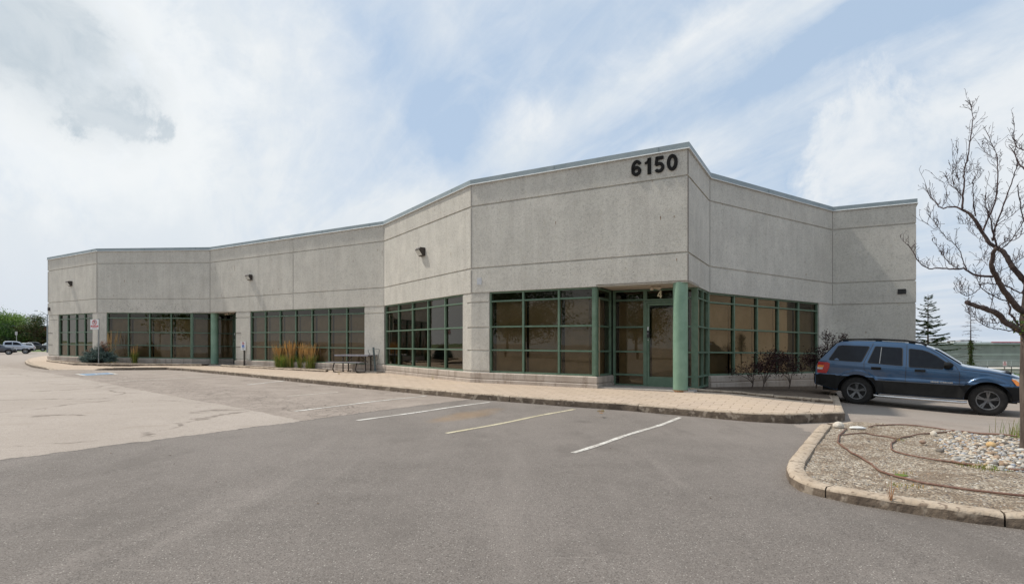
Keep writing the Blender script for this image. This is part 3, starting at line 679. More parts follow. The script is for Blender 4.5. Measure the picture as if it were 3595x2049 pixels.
def digit(ch):
    if ch == '0': return [(arc(.33, .5, .225, .40, 0, 342, 28), .2, True)]
    if ch == '6': return [(arc(.33, .31, .215, .215, 0, 345, 24), .19, True), (arc(.36, .46, .255, .44, 35, 182, 18)+[(.112, .36)], .185, False)]
    if ch == '1': return [([(.36, 0), (.36, 1.0)], .21, False), ([(.08, .70), (.22, .74), (.30, .84), (.33, .96)], .13, False)]
    if ch == '5': return [([(.60, .90), (.17, .90)], .19, False), ([(.20, .98), (.145, .50)], .165, False), ([(.15, .53)]+arc(.33, .325, .225, .235, 128, -150, 24), .185, False)]
    if ch == '4': return [([(.46, 0), (.46, 1.0)], .18, False), ([(.02, .28), (.64, .28)], .16, False), ([(.06, .30), (.44, .95)], .16, False)]
def numerals(text, origin, d, n, z, h, adv, m_, name, th=.04):
    mb = MB(); x = 0
    for ch in text:
        for pts, wd, cl in digit(ch):
            stroke(mb, pts, wd, lambda u, v, t, x=x: (origin.x+d.x*(x+u*h)+n.x*t, origin.y+d.y*(x+u*h)+n.y*t, z+v*h), th, cl)
        x += adv*h*(0.80 if ch == '1' else 1.0)
    return bb(mb, name, m_, fix=True)
n45 = nrm(V[4], V[5]); o_ = on(4, 2217); numerals('6150', o_+n45*.004, dA, n45, 5.985, .42, .80, mat('matt_black_numeral', (.006, .006, .006), (.010, .010, .010), rough=.8, spec=.2), 'house_number')
u4 = onl(R1, dA, 2307); q = R1+dA*u4; numerals('4', q+Vector((dA.y, -dA.x))*(-.03)+Vector((dA.y, -dA.x))*.02, dA, Vector((dA.y, -dA.x)), ZT+.03, .21, .7, mat('cream_vinyl', (.70, .66, .48), rough=.5), 'door_number', .004)
# wall lights
def wall_light(i, px, py, sc=1.0):
    p = on(i, px); n = nrm(V[i], V[i+1]); d = Vector((-n.y, n.x)); z = CAMH-(py-YC-K*(px-XC))*p.y/FPX
    def T3(u, o, v): return (p.x+d.x*u*sc+n.x*o*sc, p.y+d.y*u*sc+n.y*o*sc, z+v*sc)
    m_ = MB(); prof_ = [(0, -.16), (0, .13), (.20, .13), (.25, .06), (.09, -.16)]
    vs = [T3(-.17, o, v) for o, v in prof_]+[T3(.17, o, v) for o, v in prof_]; k = 5
    m_.add(vs, [tuple(range(k-1, -1, -1)), tuple(range(k, 2*k))]+[(a, (a+1) % k, k+(a+1) % k, k+a) for a in range(k)])
    o = bb(m_, 'wall_light', M_BRONZE)
    l = MB(); e = .006; l.add([T3(-.145, .235+e, .035), T3(.145, .235+e, .035), T3(.145, .11+e, -.135), T3(-.145, .11+e, -.135)], [(0, 1, 2, 3)]); bb(l, 'lens', M_LENS, o, fix=False)
wall_light(0, 250, 995, .95); wall_light(2, 880, 973, .9); wall_light(3, 1486, 884, 1.0)
# small vents and the service box at the far left corner
def plate(i, px, py, wd, ht, th, m_, name, slats=0):
    p = on(i, px); n = nrm(V[i], V[i+1]); d = Vector((-n.y, n.x)); z = CAMH-(py-YC-K*(px-XC))*p.y/FPX; mb = MB(); c = p+n*th/2; mb.box((c.x, c.y, z), (wd, th, ht), math.atan2(d.y, d.x))
    for k in range(slats): zz_ = z-ht/2+ht*(k+.5)/slats; c = p+n*(th+.008); mb.box((c.x, c.y, zz_), (wd*.9, .016, ht/slats*.4), math.atan2(d.y, d.x))
    return bb(mb, name, m_)
plate(7, 3166, 1023, .24, .17, .03, M_BLACK, 'vent', 5); plate(0, 175, 1085, .12, .20, .10, M_BRONZE, 'service_box')
# twin-head emergency light and fitting under the soffits
def soffit_light(p):
    mb = MB(); mb.box((p.x, p.y, ZL-.035), (.26, .10, .06), math.atan2(dA.y, dA.x)); o = bb(mb, 'soffit_light', mat('cream_plastic', (.55, .46, .34), rough=.5))
    h = MB()
    for s_ in (-1, 1): c = p+dA*(.10*s_)-NB*.08; h.lathe([(.0, 0), (.045, 0), (.05, .07), (0, .07)], (c.x, c.y, ZL-.10), n=12)
    bb(h, 'lamp_head', mat('cream_plastic2', (.5, .42, .32), rough=.4), o, smooth=40)
soffit_light(R1+dA*1.45-NB*.55); soffit_light(Vector((-15.3, 29.95)))
# long concealed reveal shadow at the bed: nothing more

# ================================================================== KERBS AND PAVEMENT
def resample(pts, step):                       # pts (x,y,c...) keep corners, add points
    out = []
    for a, b in zip(pts, pts[1:]):
        L = math.hypot(b[0]-a[0], b[1]-a[1]); n = max(1, int(round(L/step)))
        for i in range(n): t = i/n; out.append(tuple(a[k]+(b[k]-a[k])*t for k in range(len(a))))
    out.append(tuple(pts[-1])); return out
def kerb(pts, name, label, wd=.16, step=.25, seed=1, gapevery=3.0, left=True, gaps=None, closed=False, base=lot, rough=.003):
    """pts: (x, y, c) along the outer foot line; body lies on the left of the direction of travel"""
    r = random.Random(seed); q = resample(pts, step); mb = MB(); mbf = MB()
    segs = []; cur = [q[0]]; acc = 0; nxt = gapevery*r.uniform(.7, 1.2)
    for a, b in zip(q, q[1:]):
        acc += math.hypot(b[0]-a[0], b[1]-a[1]); cur.append(b)
        if acc > nxt and b is not q[-1]: segs.append(cur); cur = [b]; acc = 0; nxt = gapevery*r.uniform(.75, 1.2)
    segs.append(cur); inner_all = []
    allp = [Vector(p[:2]) for p in q]; offs = offset(allp, -wd); offm = {tuple(allp[i]): offs[i] for i in range(len(allp))}; off2 = offset(allp, -.025); offn = {tuple(allp[i]): off2[i] for i in range(len(allp))}; off3 = offset(allp, -wd+.02); offk = {tuple(allp[i]): off3[i] for i in range(len(allp))}
    for sgm in segs:
        jz = r.uniform(-.006, .006); rings = []
        for i, p in enumerate(sgm):
            o = Vector(p[:2]); inn = offm[tuple(o)]; nr = offn[tuple(o)]; ik = offk[tuple(o)]; zb = base(o.x, o.y); c = p[2]+jz*min(1, p[2]/.1)+r.uniform(-1, 1)*rough; e = r.uniform(0, 1)*rough*2
            sh = .007 if i == 0 else (-.007 if i == len(sgm)-1 else 0)
            if sh: 
                dd = Vector((sgm[min(i+1, len(sgm)-1)][0]-sgm[max(i-1, 0)][0], sgm[min(i+1, len(sgm)-1)][1]-sgm[max(i-1, 0)][1])).normalized()*sh; c -= .008
            else: dd = Vector((0, 0))
            rings.append([(o.x+dd.x, o.y+dd.y, zb-.06), (o.x+dd.x, o.y+dd.y, zb+c-.028-e), (o.x*.65+nr.x*.35+dd.x, o.y*.65+nr.y*.35+dd.y, zb+c-.010-e*.6), (nr.x+dd.x, nr.y+dd.y, zb+c), (ik.x+dd.x, ik.y+dd.y, zb+c), (inn.x+dd.x, inn.y+dd.y, zb+c-.012), (inn.x+dd.x, inn.y+dd.y, zb-.06)])
        n = 7; vs = [v for rg_ in rings for v in rg_]; 
        b0 = len(mb.v); mb.v += vs
        for j in range(len(rings)-1):
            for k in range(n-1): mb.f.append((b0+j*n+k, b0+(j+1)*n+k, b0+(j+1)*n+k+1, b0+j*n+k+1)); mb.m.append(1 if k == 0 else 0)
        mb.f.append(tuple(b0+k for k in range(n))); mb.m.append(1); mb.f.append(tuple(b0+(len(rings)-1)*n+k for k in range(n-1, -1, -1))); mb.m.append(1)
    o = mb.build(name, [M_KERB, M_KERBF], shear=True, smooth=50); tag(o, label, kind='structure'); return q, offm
KP = [(107, 1261, .11), (94, 1268.5, .13), (87, 1274, .13), (93, 1281, .13), (113, 1289, .13), (158, 1296, .10), (178, 1298, .015), (327, 1298, .015), (345, 1298.5, .08), (400, 1299, .13), (480, 1298.5, .13), (582, 1297.5, .13), (648, 1301, .13), (720, 1308, .14), (1136, 1350, .15), (1400, 1375, .15), (1658, 1401, .15), (1964, 1424.5, .15), (2200, 1441, .16), (2450, 1463, .16), (2640, 1480, .18), (2779, 1487, .20), (2945, 1480.5, .20), (2966, 1476.5, .19)]
kp = [(*G(p[0], p[1]), p[2]) for p in KP]
kp.append((9.55, 16.3, .17)); kp = [(kp[0][0]-9, kp[0][1]+12, .11)]+kp
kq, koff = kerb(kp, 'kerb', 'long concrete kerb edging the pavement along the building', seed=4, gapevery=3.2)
# pavement surface between the kerb and the building line
innerp = [V[0]+NB*12, V[0]+NB*5, V[0]+NB*.6, V[0]+NB*.3, V[0]+NB*.2+Vector((.1, 0)), V[0]+NB*.25+Vector((.6, -.2)), V[1]+NB*.3, V[2]+NB*1.0, D23+NB*.5, V[3]+NB*.3, V[4]+NB*.4, W45+NB*.15, V[5]+NB*.2, V[5]+Vector((.7, .6)), Vector((9.3, 16.45))]
# match each kerb sample with the nearest point of the inner line, monotone
ip = resample([(p.x, p.y) for p in innerp], .3); ms = []; k = 0
for p in kq:
    o = koff[tuple(Vector(p[:2]))]; best = min(range(k, min(len(ip), k+60)), key=lambda j: (ip[j][0]-o.x)**2+(ip[j][1]-o.y)**2); k = best; ms.append((o, p[2], ip[best]))
ms[-1] = (ms[-1][0], ms[-1][1], ip[-1])
sw = MB(); NS = 8; grid = []
for o, c, inn in ms:
    z0 = lot(o.x, o.y)+c-.004; z1 = ZB-.005 if inn[0] < 5 else (ZB-.005-(inn[0]-5)*.06)
    grid.append([(o.x+(inn[0]-o.x)*t/NS, o.y+(inn[1]-o.y)*t/NS, z0+(z1-z0)*min(1., t/NS*1.25)) for t in range(NS+1)])
sw.v = [v for row in grid for v in row]
for j in range(len(grid)-1):
    for t in range(NS): sw.f.append((j*(NS+1)+t, (j+1)*(NS+1)+t, (j+1)*(NS+1)+t+1, j*(NS+1)+t+1)); sw.m.append(0)
tag(sw.build('pavement', M_PAVER, shear=True, smooth=60), 'tan paver pavement along the building front', kind='structure')
def swz(x, y):                                  # pavement height (before cross fall)
    best = min(ms, key=lambda m: abs((m[0].x-x)*(m[2][1]-m[0].y)-(m[0].y-y)*(m[2][0]-m[0].x))/(math.hypot(m[2][0]-m[0].x, m[2][1]-m[0].y)+.01)+ (0 if abs(m[0].x-x) < 6 else 50))
    o, c, inn = best; L2 = (inn[0]-o.x)**2+(inn[1]-o.y)**2+1e-6; t = max(0, min(1, ((x-o.x)*(inn[0]-o.x)+(y-o.y)*(inn[1]-o.y))/L2)); z0 = lot(o.x, o.y)+c; return z0+(ZB-z0)*min(1, t*1.25)

# planting beds: low kerb plus soil
def bed(poly, name, label, zt, zs_, kpath, seed):
    mb = MB(); mb.prism(poly, -.15, zs_); tag(mb.build(name, M_SOIL, shear=True), label, kind='structure')
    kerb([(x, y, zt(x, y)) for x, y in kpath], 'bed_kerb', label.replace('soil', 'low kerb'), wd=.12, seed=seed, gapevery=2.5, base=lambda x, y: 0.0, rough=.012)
n12 = nrm(V[1], V[2])
bed([(-28.1, 33.8), (-27.0, 32.4), (-22.1, 28.25), (-15.9, 28.7), (-16.2, 29.72), (-22.86, 30.6)], 'planting_bed_soil', 'soil of the planting bed at the far left window', lambda x, y: .43, .40, [(-28.0, 33.4), (-26.9, 32.3), (-22.2, 28.1), (-19.6, 28.1), (-15.9, 28.45)], 3)
pA, pB = Vector((-14.75, 28.1)), Vector((-7.8, 23.25))
bed([(-14.7, 28.2), (-7.8, 23.35), (-8.3, 24.95), (-14.2, 28.6)], 'planting_bed_soil', 'soil of the planting bed below the seven-column window', lambda x, y: .42, .40, [tuple(pA), (-11.5, 25.75), tuple(pB), (-7.9, 23.9)], 5)
e0 = P(2420, 1371, .33); e1 = P(2600, 1383, .30); e2 = P(2926, 1408, .24)
bed([(e0[0]+.1, e0[1]+.1), (e1[0]+.05, e1[1]+.08), (e2[0]+.02, e2[1]+.08), (9.2, 16.2), (11.8, 19.9), tuple(V[6]), (5.2, 15.1)], 'planting_bed_soil', 'dark soil of the planting bed behind the parked car', lambda x, y: .42-(x-4.6)*.045, lambda x, y: .385-(x-4.6)*.045 if x < 8.6 else .20, [e0, e1, e2], 8)
M_LEAD = mat('dead_leaf_litter', (.10, .06, .035), (.20, .13, .07), scale=9, rough=1)

# ================================================================== ISLAND
def Pz(px, py, h): return P(px, py, h)
IO = [(2861, 1528), (2805, 1596), (2769, 1642), (2760, 1668), (2772, 1697), (2806, 1722), (2851, 1736), (2998, 1769.5), (3200, 1803), (3400, 1834), (3595, 1858)]
isl = [(*P(px, py, 0.0), .115) for px, py in IO]; x9, y9 = isl[-1][0], isl[-1][1]
back = [(*P(px, py, .10), .105) for px, py in ((3595, 1541), (3400, 1517), (3200, 1493), (3060, 1482), (2990, 1480))]
loop = [(5.55, 10.0, .11)]+isl+[(x9+2.2, y9-1.0, .115), (x9+6.5, y9+1.0, .11), (back[0][0]+2.6, back[0][1]-2.6, .11)]+[b for b in back]+[(5.75, 10.15, .11)]
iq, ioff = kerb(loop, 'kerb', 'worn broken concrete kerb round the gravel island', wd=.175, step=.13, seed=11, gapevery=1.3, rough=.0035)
ipoly = [ioff[tuple(Vector(p[:2]))] for p in iq]
def inside(x, y, poly):
    c = False; n = len(poly); j = n-1
    for i in range(n):
        if (poly[i].y > y) != (poly[j].y > y) and x < (poly[j].x-poly[i].x)*(y-poly[i].y)/(poly[j].y-poly[i].y)+poly[i].x: c = not c
        j = i
    return c
def iz(x, y): return .075+.03*mnoise.noise(Vector((x*.7, y*.7, 0)))+.012*mnoise.noise(Vector((x*4, y*4, 3)))+(.03 if (x > 5.8 and y > 5.6) else 0)*ss((x-5.8)/1.2)
gr = MB(); st_ = .12; cells = {}; 
X0, X1, Y0, Y1 = 2.6, 13.2, 3.0, 10.6; nxx = int((X1-X0)/st_); nyy = int((Y1-Y0)/st_)
for j in range(nyy):
    for i in range(nxx):
        xs_, ys_ = X0+i*st_, Y0+j*st_
        if inside(xs_+st_/2, ys_+st_/2, ipoly) or any(inside(xs_+a*st_, ys_+b_*st_, ipoly) for a in (0, 1) for b_ in (0, 1)):
            f_ = []
            for a, b_ in ((0, 0), (1, 0), (1, 1), (0, 1)):
                key = (i+a, j+b_)
                if key not in cells: cells[key] = len(gr.v); x_, y_ = X0+key[0]*st_, Y0+key[1]*st_; gr.v.append((x_, y_, iz(x_, y_)))
                f_.append(cells[key])
            gr.f.append(tuple(f_)); gr.m.append(0)
def mat_gravel():
    m = bpy.data.materials.new('crushed_limestone'); m.use_nodes = True; t = NT(m.node_tree); b = t.n['Principled BSDF']
    p = t.node('ShaderNodeNewGeometry').outputs['Position']
    v1 = t.voro(p, 42, 'F1', 1); sc = t.node('ShaderNodeSeparateColor'); t.link(v1, sc.inputs[0]); d1 = t.voro(p, 42, 'F1'); big = t.noise(p, 1.6, 5, .6); md = t.noise(p, 7, 4, .65)
    col = t.mix(sc.outputs[0], (.33, .26, .185), (.60, .52, .41)); col = t.mix(t.ramp(sc.outputs[1], .75, .9), col, (.66, .60, .51)); col = t.mix(t.ramp(sc.outputs[2], .84, .92), col, (.14, .115, .095))
    col = t.mix(t.ramp(d1, .42, .65, 0, .6), col, (.16, .12, .085))
    col = t.mix(t.ramp(md, .48, .64, 0, .7), col, (.21, .15, .10)); col = t.mix(t.ramp(big, .48, .62, 0, .7), col, (.20, .14, .09)); col = t.mix(t.ramp(t.noise(p, 22, 3, .7), .55, .66, 0, .7), col, (.075, .058, .045))
    t.link(col, b.inputs['Base Color']); b.inputs['Roughness'].default_value = .95
    bn = t.node('ShaderNodeBump'); bn.inputs['Strength'].default_value = 1.0; bn.inputs['Distance'].default_value = .02; bn.invert = True; t.link(t.math('ADD', d1, t.noise(p, 90, 2)), bn.inputs['Height']); t.link(bn.outputs[0], b.inputs['Normal'])
    return m
gro = gr.build('island_gravel', mat_gravel(), shear=True, smooth=60, fix=False); tag(gro, 'crushed stone surface inside the kerbed island', kind='structure')
# loose chips on top of it
def stone(mb, c, r_, rr, sq=.6, mi=0, n=0):
    th = rr.uniform(0, 6.28); a = r_*rr.uniform(.8, 1.25); b_ = r_*rr.uniform(.65, 1.0); h = r_*sq*rr.uniform(.7, 1.2); vs = []; ca, sa = math.cos(th), math.sin(th)
    if n:                                       # rounded cobble
        rings = ((0.0, 1.0, 1), (.55, .82, 7), (.95, .30, 7), (.95, -.25, 7), (.5, -.9, 7))
        idx = []
        for rad, hz, k in rings:
            row = []
            for i in range(k):
                an = 2*math.pi*i/7; u = a*rad*math.cos(an)*rr.uniform(.92, 1.08); v = b_*rad*math.sin(an)*rr.uniform(.92, 1.08); row.append(len(vs)); vs.append((c[0]+u*ca-v*sa, c[1]+u*sa+v*ca, c[2]+h*hz))
            idx.append(row)
        fs = [(idx[0][0], idx[1][i], idx[1][(i+1) % 7]) for i in range(7)]
        for q_ in range(1, 4): fs += [(idx[q_][i], idx[q_+1][i], idx[q_+1][(i+1) % 7], idx[q_][(i+1) % 7]) for i in range(7)]
        mb.add(vs, fs, mi)
    else:
        for i in range(5): an = 2*math.pi*i/5+rr.uniform(-.3, .3); u = a*math.cos(an); v = b_*math.sin(an); vs.append((c[0]+u*ca-v*sa, c[1]+u*sa+v*ca, c[2]-.3*h+rr.uniform(0, .3)*h))
        vs.append((c[0]+rr.uniform(-.3, .3)*a, c[1]+rr.uniform(-.3, .3)*b_, c[2]+h)); mb.add(vs, [(i, (i+1) % 5, 5) for i in range(5)], mi)
SM = [mat('chip_cream', (.44, .37, .28), (.54, .47, .375), rough=.9, coord='W'), mat('chip_grey', (.28, .265, .24), (.38, .36, .33), rough=.9, coord='W'), mat('chip_brown', (.28, .19, .125), (.38, .28, .20), rough=.9, coord='W'), mat('chip_dark', (.10, .085, .075), (.16, .14, .12), rough=.9, coord='W'), mat('chip_white', (.54, .51, .46), (.64, .61, .56), rough=.8, coord='W'), mat('cobble_tan', (.42, .29, .17), (.50, .37, .24), rough=.8, coord='W'), mat('cobble_blue_grey', (.27, .29, .33), (.36, .38, .42), rough=.8, coord='W')]
rr = random.Random(21); ch = MB()
for _ in range(15000):
    x = rr.uniform(2.8, 9.0); y = rr.uniform(4.4, 10.2)
    if x > y*.94: continue
    if rr.random() > (1.25-(y-4)*.09): continue
    if mnoise.noise(Vector((x*1.3, y*1.3, 9))) < -.28 and rr.random() < .7: continue
    if mnoise.noise(Vector((x*2.1, y*2.1, 4))) < -.18 and rr.random() < .75: continue
    if inside(x, y, ipoly): stone(ch, (x, y, iz(x, y)+.001), rr.choice((.006, .008, .010, .013)) if rr.random() < .97 else .022, rr, .38, rr.choices(range(5), (8, 3, 6, 6, 1.4))[0])
tag(ch.build('gravel_chips', SM, shear=True, fix=False), 'loose pale stone chips strewn over the island', 'gravel', kind='stuff')
pb = MB(); cnt = 0; placed = []; PEB = [Vector(P(a, b_, .1)) for a, b_ in ((3285, 1528), (3300, 1560), (3335, 1592), (3375, 1612), (3410, 1632), (3500, 1645), (3700, 1665), (3760, 1560), (3595, 1543), (3440, 1528), (3340, 1520))]
cen = [(6.85, 8.35, 1.15), (6.2, 7.0, .95), (7.4, 7.3, 1.0), (6.9, 6.5, .8), (5.95, 7.75, .7)]
for _ in range(26000):
    x = rr.uniform(4.7, 8.9); y = rr.uniform(5.6, 9.9)
    jx, jy = x+.22*mnoise.noise(Vector((x*2, y*2, 1))), y+.22*mnoise.noise(Vector((x*2, y*2, 7)))
    if not inside(jx, jy, PEB) or not inside(x, y, ipoly): continue
    r_ = rr.choice((.014, .019, .024, .030)) if rr.random() < .94 else .048
    if any((x-a)**2+(y-b_)**2 < (.60*(r_+c_))**2 for a, b_, c_ in placed): continue
    placed.append((x, y, r_)); stone(pb, (x, y, iz(x, y)+r_*.25), r_, rr, .62, rr.choices(range(7), (8, 11, 6, 4, 2.5, .7, 3))[0], n=1)
tag(pb.build('river_pebbles', SM, shear=True, smooth=60, fix=False), 'heap of rounded multicoloured pebbles under the bare tree', 'pebbles', kind='stuff')
def rock(px, py, r_, h, m, label, sq=.7, seed=0):
    x, y = P(px, py, h); mb = MB(); stone(mb, (0, 0, 0), r_, random.Random(seed), sq, 0, n=1); o = mb.build('rock', m, smooth=70); o.location = (x, y, h-K*x+r_*.1); tag(o, label, 'rock'); return o
M_RK = mat('pale_rock', (.50, .45, .38), (.62, .57, .50), scale=12, rough=.9, bump=.5)
rock(2944, 1496, .105, .10, M_RK, 'pale rounded stone at the far corner of the island kerb', .9, 1)
rock(3011, 1503, .11, .09, mat('white_stone', (.62, .62, .60), (.72, .72, .70), scale=8, rough=.9), 'flat white stone slab lying near the far island kerb', .35, 2)
rock(3278, 1524, .055, .11, M_RK, 'small upright pale stone where the hoses meet', 1.0, 3)
rock(3240, 1552, .06, .10, mat('brown_rock', (.20, .13, .09), (.30, .21, .16), scale=12, rough=.9), 'brown stone alone left of the pebble heap', .6, 4)
rock(3480, 1563, .070, .12, mat('orange_rock', (.50, .32, .14), (.60, .42, .22), scale=9, rough=.85), 'large orange tan cobble on the pebble heap', .6, 5)
# irrigation hoses
M_HOSE = mat('brown_hose', (.13, .06, .04), (.20, .11, .075), scale=25, rough=.6)
def smoothpts(p, n=5):
    out = []
    for i in range(len(p)-1):
        a, b, c, d = p[max(i-1, 0)], p[i], p[i+1], p[min(i+2, len(p)-1)]
        for k in range(n):
            t = k/n; out.append(tuple(.5*((2*b[j])+(-a[j]+c[j])*t+(2*a[j]-5*b[j]+4*c[j]-d[j])*t*t+(-a[j]+3*b[j]-3*c[j]+d[j])*t**3) for j in range(len(b))))
    out.append(p[-1]); return out
def hose(pts, label, r_=.011):
    w = []
    for zx, zy in pts:
        px, py = 2700+zx/2.855, 1440+zy/2.855; x, y = P(px, py, .10); w.append((x, y))
    w = smoothpts(w, 6); mb = MB(); w = [(x+.012*mnoise.noise(Vector((x*3, y*3, 5))), y+.03*mnoise.noise(Vector((x*2.3, y*2.3, 8)))) for x, y in w]; mb.tube([(x, y, iz(x, y)-K*x+r_*.9+.008+.010*mnoise.noise(Vector((x*2.5, y*2.5, 2)))) for x, y in w], r_, 7); tag(mb.build('hose', M_HOSE, smooth=60), label, 'hose')
hose([(780, 175), (745, 195), (708, 240), (692, 285), (705, 330), (760, 375), (840, 425), (1000, 500), (1130, 585), (1300, 650), (1500, 712), (1800, 760), (2100, 805), (2400, 842), (2620, 860)], 'long brown hose looping from the island corner to the front', .012)
hose([(705, 240), (800, 228), (960, 222), (1100, 238), (1270, 272)], 'brown hose arching between the two loops', .010)
hose([(2480, 288), (2200, 262), (1950, 232), (1680, 232), (1450, 243), (1320, 262), (1262, 292), (1225, 345), (1240, 385), (1330, 418), (1480, 455), (1650, 485), (1830, 505)], 'brown hose hooked around the left side of the pebbles', .011)
hose([(1000, 168), (1150, 156), (1330, 158), (1600, 182), (1850, 215), (2150, 252), (2480, 288)], 'brown hose lying along the far island kerb', .011)
hose([(1835, 505), (1950, 530), (2080, 548)], 'short thick drip pipe beside the moss patch', .017)
hose([(2400, 585), (2480, 600), (2600, 608)], 'short hose end emerging from under the pebbles', .012)

# ================================================================== PLANTS
def leafmat(name, c1, c2, scale=3, transl=.25):
    if name in MATS: return MATS[name]
    m = bpy.data.materials.new(name); m.use_nodes = True; t = NT(m.node_tree); b = t.n['Principled BSDF']
    co = t.node('ShaderNodeTexCoord').outputs['Object']; oi = t.node('ShaderNodeNewGeometry').outputs['Random Per Island']
    col = t.mix(t.math('ADD', t.math('MULTIPLY', oi, .6), t.math('MULTIPLY', t.noise(co, scale, 3), .5), True), c1, c2); t.link(col, b.inputs['Base Color']); b.inputs['Roughness'].default_value = .6
    b.inputs['Specular IOR Level'].default_value = .3
    tl = t.node('ShaderNodeBsdfTranslucent'); t.link(col, tl.inputs[0]); mx = t.node('ShaderNodeMixShader'); mx.inputs[0].default_value = transl
    t.link(b.outputs[0], mx.inputs[1]); t.link(tl.outputs[0], mx.inputs[2]); t.link(mx.outputs[0], t.n['Material Output'].inputs[0]); MATS[name] = m; return m
def leaf(mb, p, s, rr_, up=.3, asp=.5, mi=0):
    d = Vector((rr_.gauss(0, 1), rr_.gauss(0, 1), rr_.gauss(up, .7))).normalized(); x = d.orthogonal().normalized(); a = rr_.uniform(0, 6.28); x = (Matrix.Rotation(a, 3, d) @ x); p = Vector(p)
    mb.add([p, p+d*s*.5+x*s*asp*.5, p+d*s, p+d*s*.5-x*s*asp*.5], [(0, 1, 2, 3)], mi)
M_BARK = mat('grey_brown_bark', (.065, .047, .038), (.13, .10, .082), scale=9, rough=.95, bump=.8, bscale=30, stretch=(1, 1, .25))
M_TWIG = mat('purplish_twig_bark', (.040, .024, .026), (.075, .048, .046), scale=12, rough=.9)
def crown_tree(loc, h, w_, label, cols, seed, group=None, n=4200, lsz=.22, trunk_r=.14, name='tree', lean=0, base_frac=.25, clumps=26):
    r = random.Random(seed); root = empty(name, loc, 0, label, 'tree', group); tr = MB(); tips = []
    tr.tube([(0, 0, -.3), (.05, 0, h*.2), (-.05, .05, h*.45), (0, 0, h*.75)], [trunk_r*1.2, trunk_r, trunk_r*.7, trunk_r*.25], 8)
    for i in range(clumps):
        a = r.uniform(0, 6.28); u = r.random(); z = h*(base_frac+(1-base_frac)*r.random()**.8*.92); rad = w_*.5*math.sin(math.pi*min(1, max(.08, (z/h-base_frac+.08)/(1.06-base_frac))))**.6*r.uniform(.35, 1.0)
        tips.append(Vector((rad*math.cos(a), rad*math.sin(a), z)))
    for t_ in tips: s0 = Vector((0, 0, max(h*.15, t_.z*.55))); tr.tube([s0, (s0+t_)/2+Vector((0, 0, -.05*h)), t_], [trunk_r*.3, trunk_r*.18, trunk_r*.06], 5)
    tr.build('trunk', M_BARK, root, smooth=60); lf = MB()
    for _ in range(n):
        c = tips[r.randrange(len(tips))]; sg = w_*.115; p = c+Vector((r.gauss(0, sg), r.gauss(0, sg), r.gauss(0, sg*.62))); 
        if p.z < h*base_frac*.6: continue
        leaf(lf, p, lsz*r.uniform(.6, 1.3), r, .1, .7, r.randrange(len(cols)))
    lf.build('crown', cols, root, fix=False); return root
LG = [leafmat('leaf_mid_green', (.045, .105, .018), (.11, .20, .04)), leafmat('leaf_light_green', (.09, .17, .03), (.19, .29, .06))]
LD = [leafmat('leaf_dark_green', (.018, .05, .014), (.05, .10, .028)), leafmat('leaf_mid_green', None, None)]
LB = [leafmat('leaf_brown_green', (.07, .075, .025), (.15, .13, .05)), leafmat('leaf_dark_green', None, None)]
LG2 = [leafmat('leaf_light_green', None, None), leafmat('leaf_yellow_green', (.14, .24, .04), (.26, .36, .08))]
def bgz(x, y): return gz(x, y)
def at(px, y, dz=0.0): x = (px-XC)/FPX*y; return (x, y, gz(x, y)+dz)
TG = 'trees behind the far left car park'
crown_tree(at(-35, 150), 9.6, 13, 'broad green tree at the left edge behind the grey car', LG, 1, TG, 9000, .36, clumps=40)
crown_tree(at(42, 152), 9.5, 9.5, 'light green rounded tree above the silver pickup', LG2, 2, TG, 8000, .34, clumps=36)
crown_tree(at(8, 146), 7.0, 8.0, 'low dark green tree just behind the silver pickup', LD, 3, TG, 6000, .32, base_frac=.1)
crown_tree(at(122, 148), 9.3, 6.4, 'darker brownish open crowned tree beside the street lamp', LB, 4, TG, 4200, .30, base_frac=.2, clumps=20)
crown_tree(at(80, 149), 6.6, 6.0, 'yellow green shrubby tree between the two tall trees', [LG[1], LB[0]], 5, TG, 5000, .30, base_frac=.1)
crown_tree(at(158, 150), 5.6, 4.5, 'small reddish tree touching the corner of the building', [leafmat('leaf_reddish', (.12, .05, .025), (.22, .10, .05)), LB[0]], 7, TG, 1800, .4, base_frac=.1)
crown_tree(at(-230, 146), 9.0, 12, 'rounded green tree beyond the picture edge beside the grey car', LD, 8, TG, 5000, .4, clumps=34)
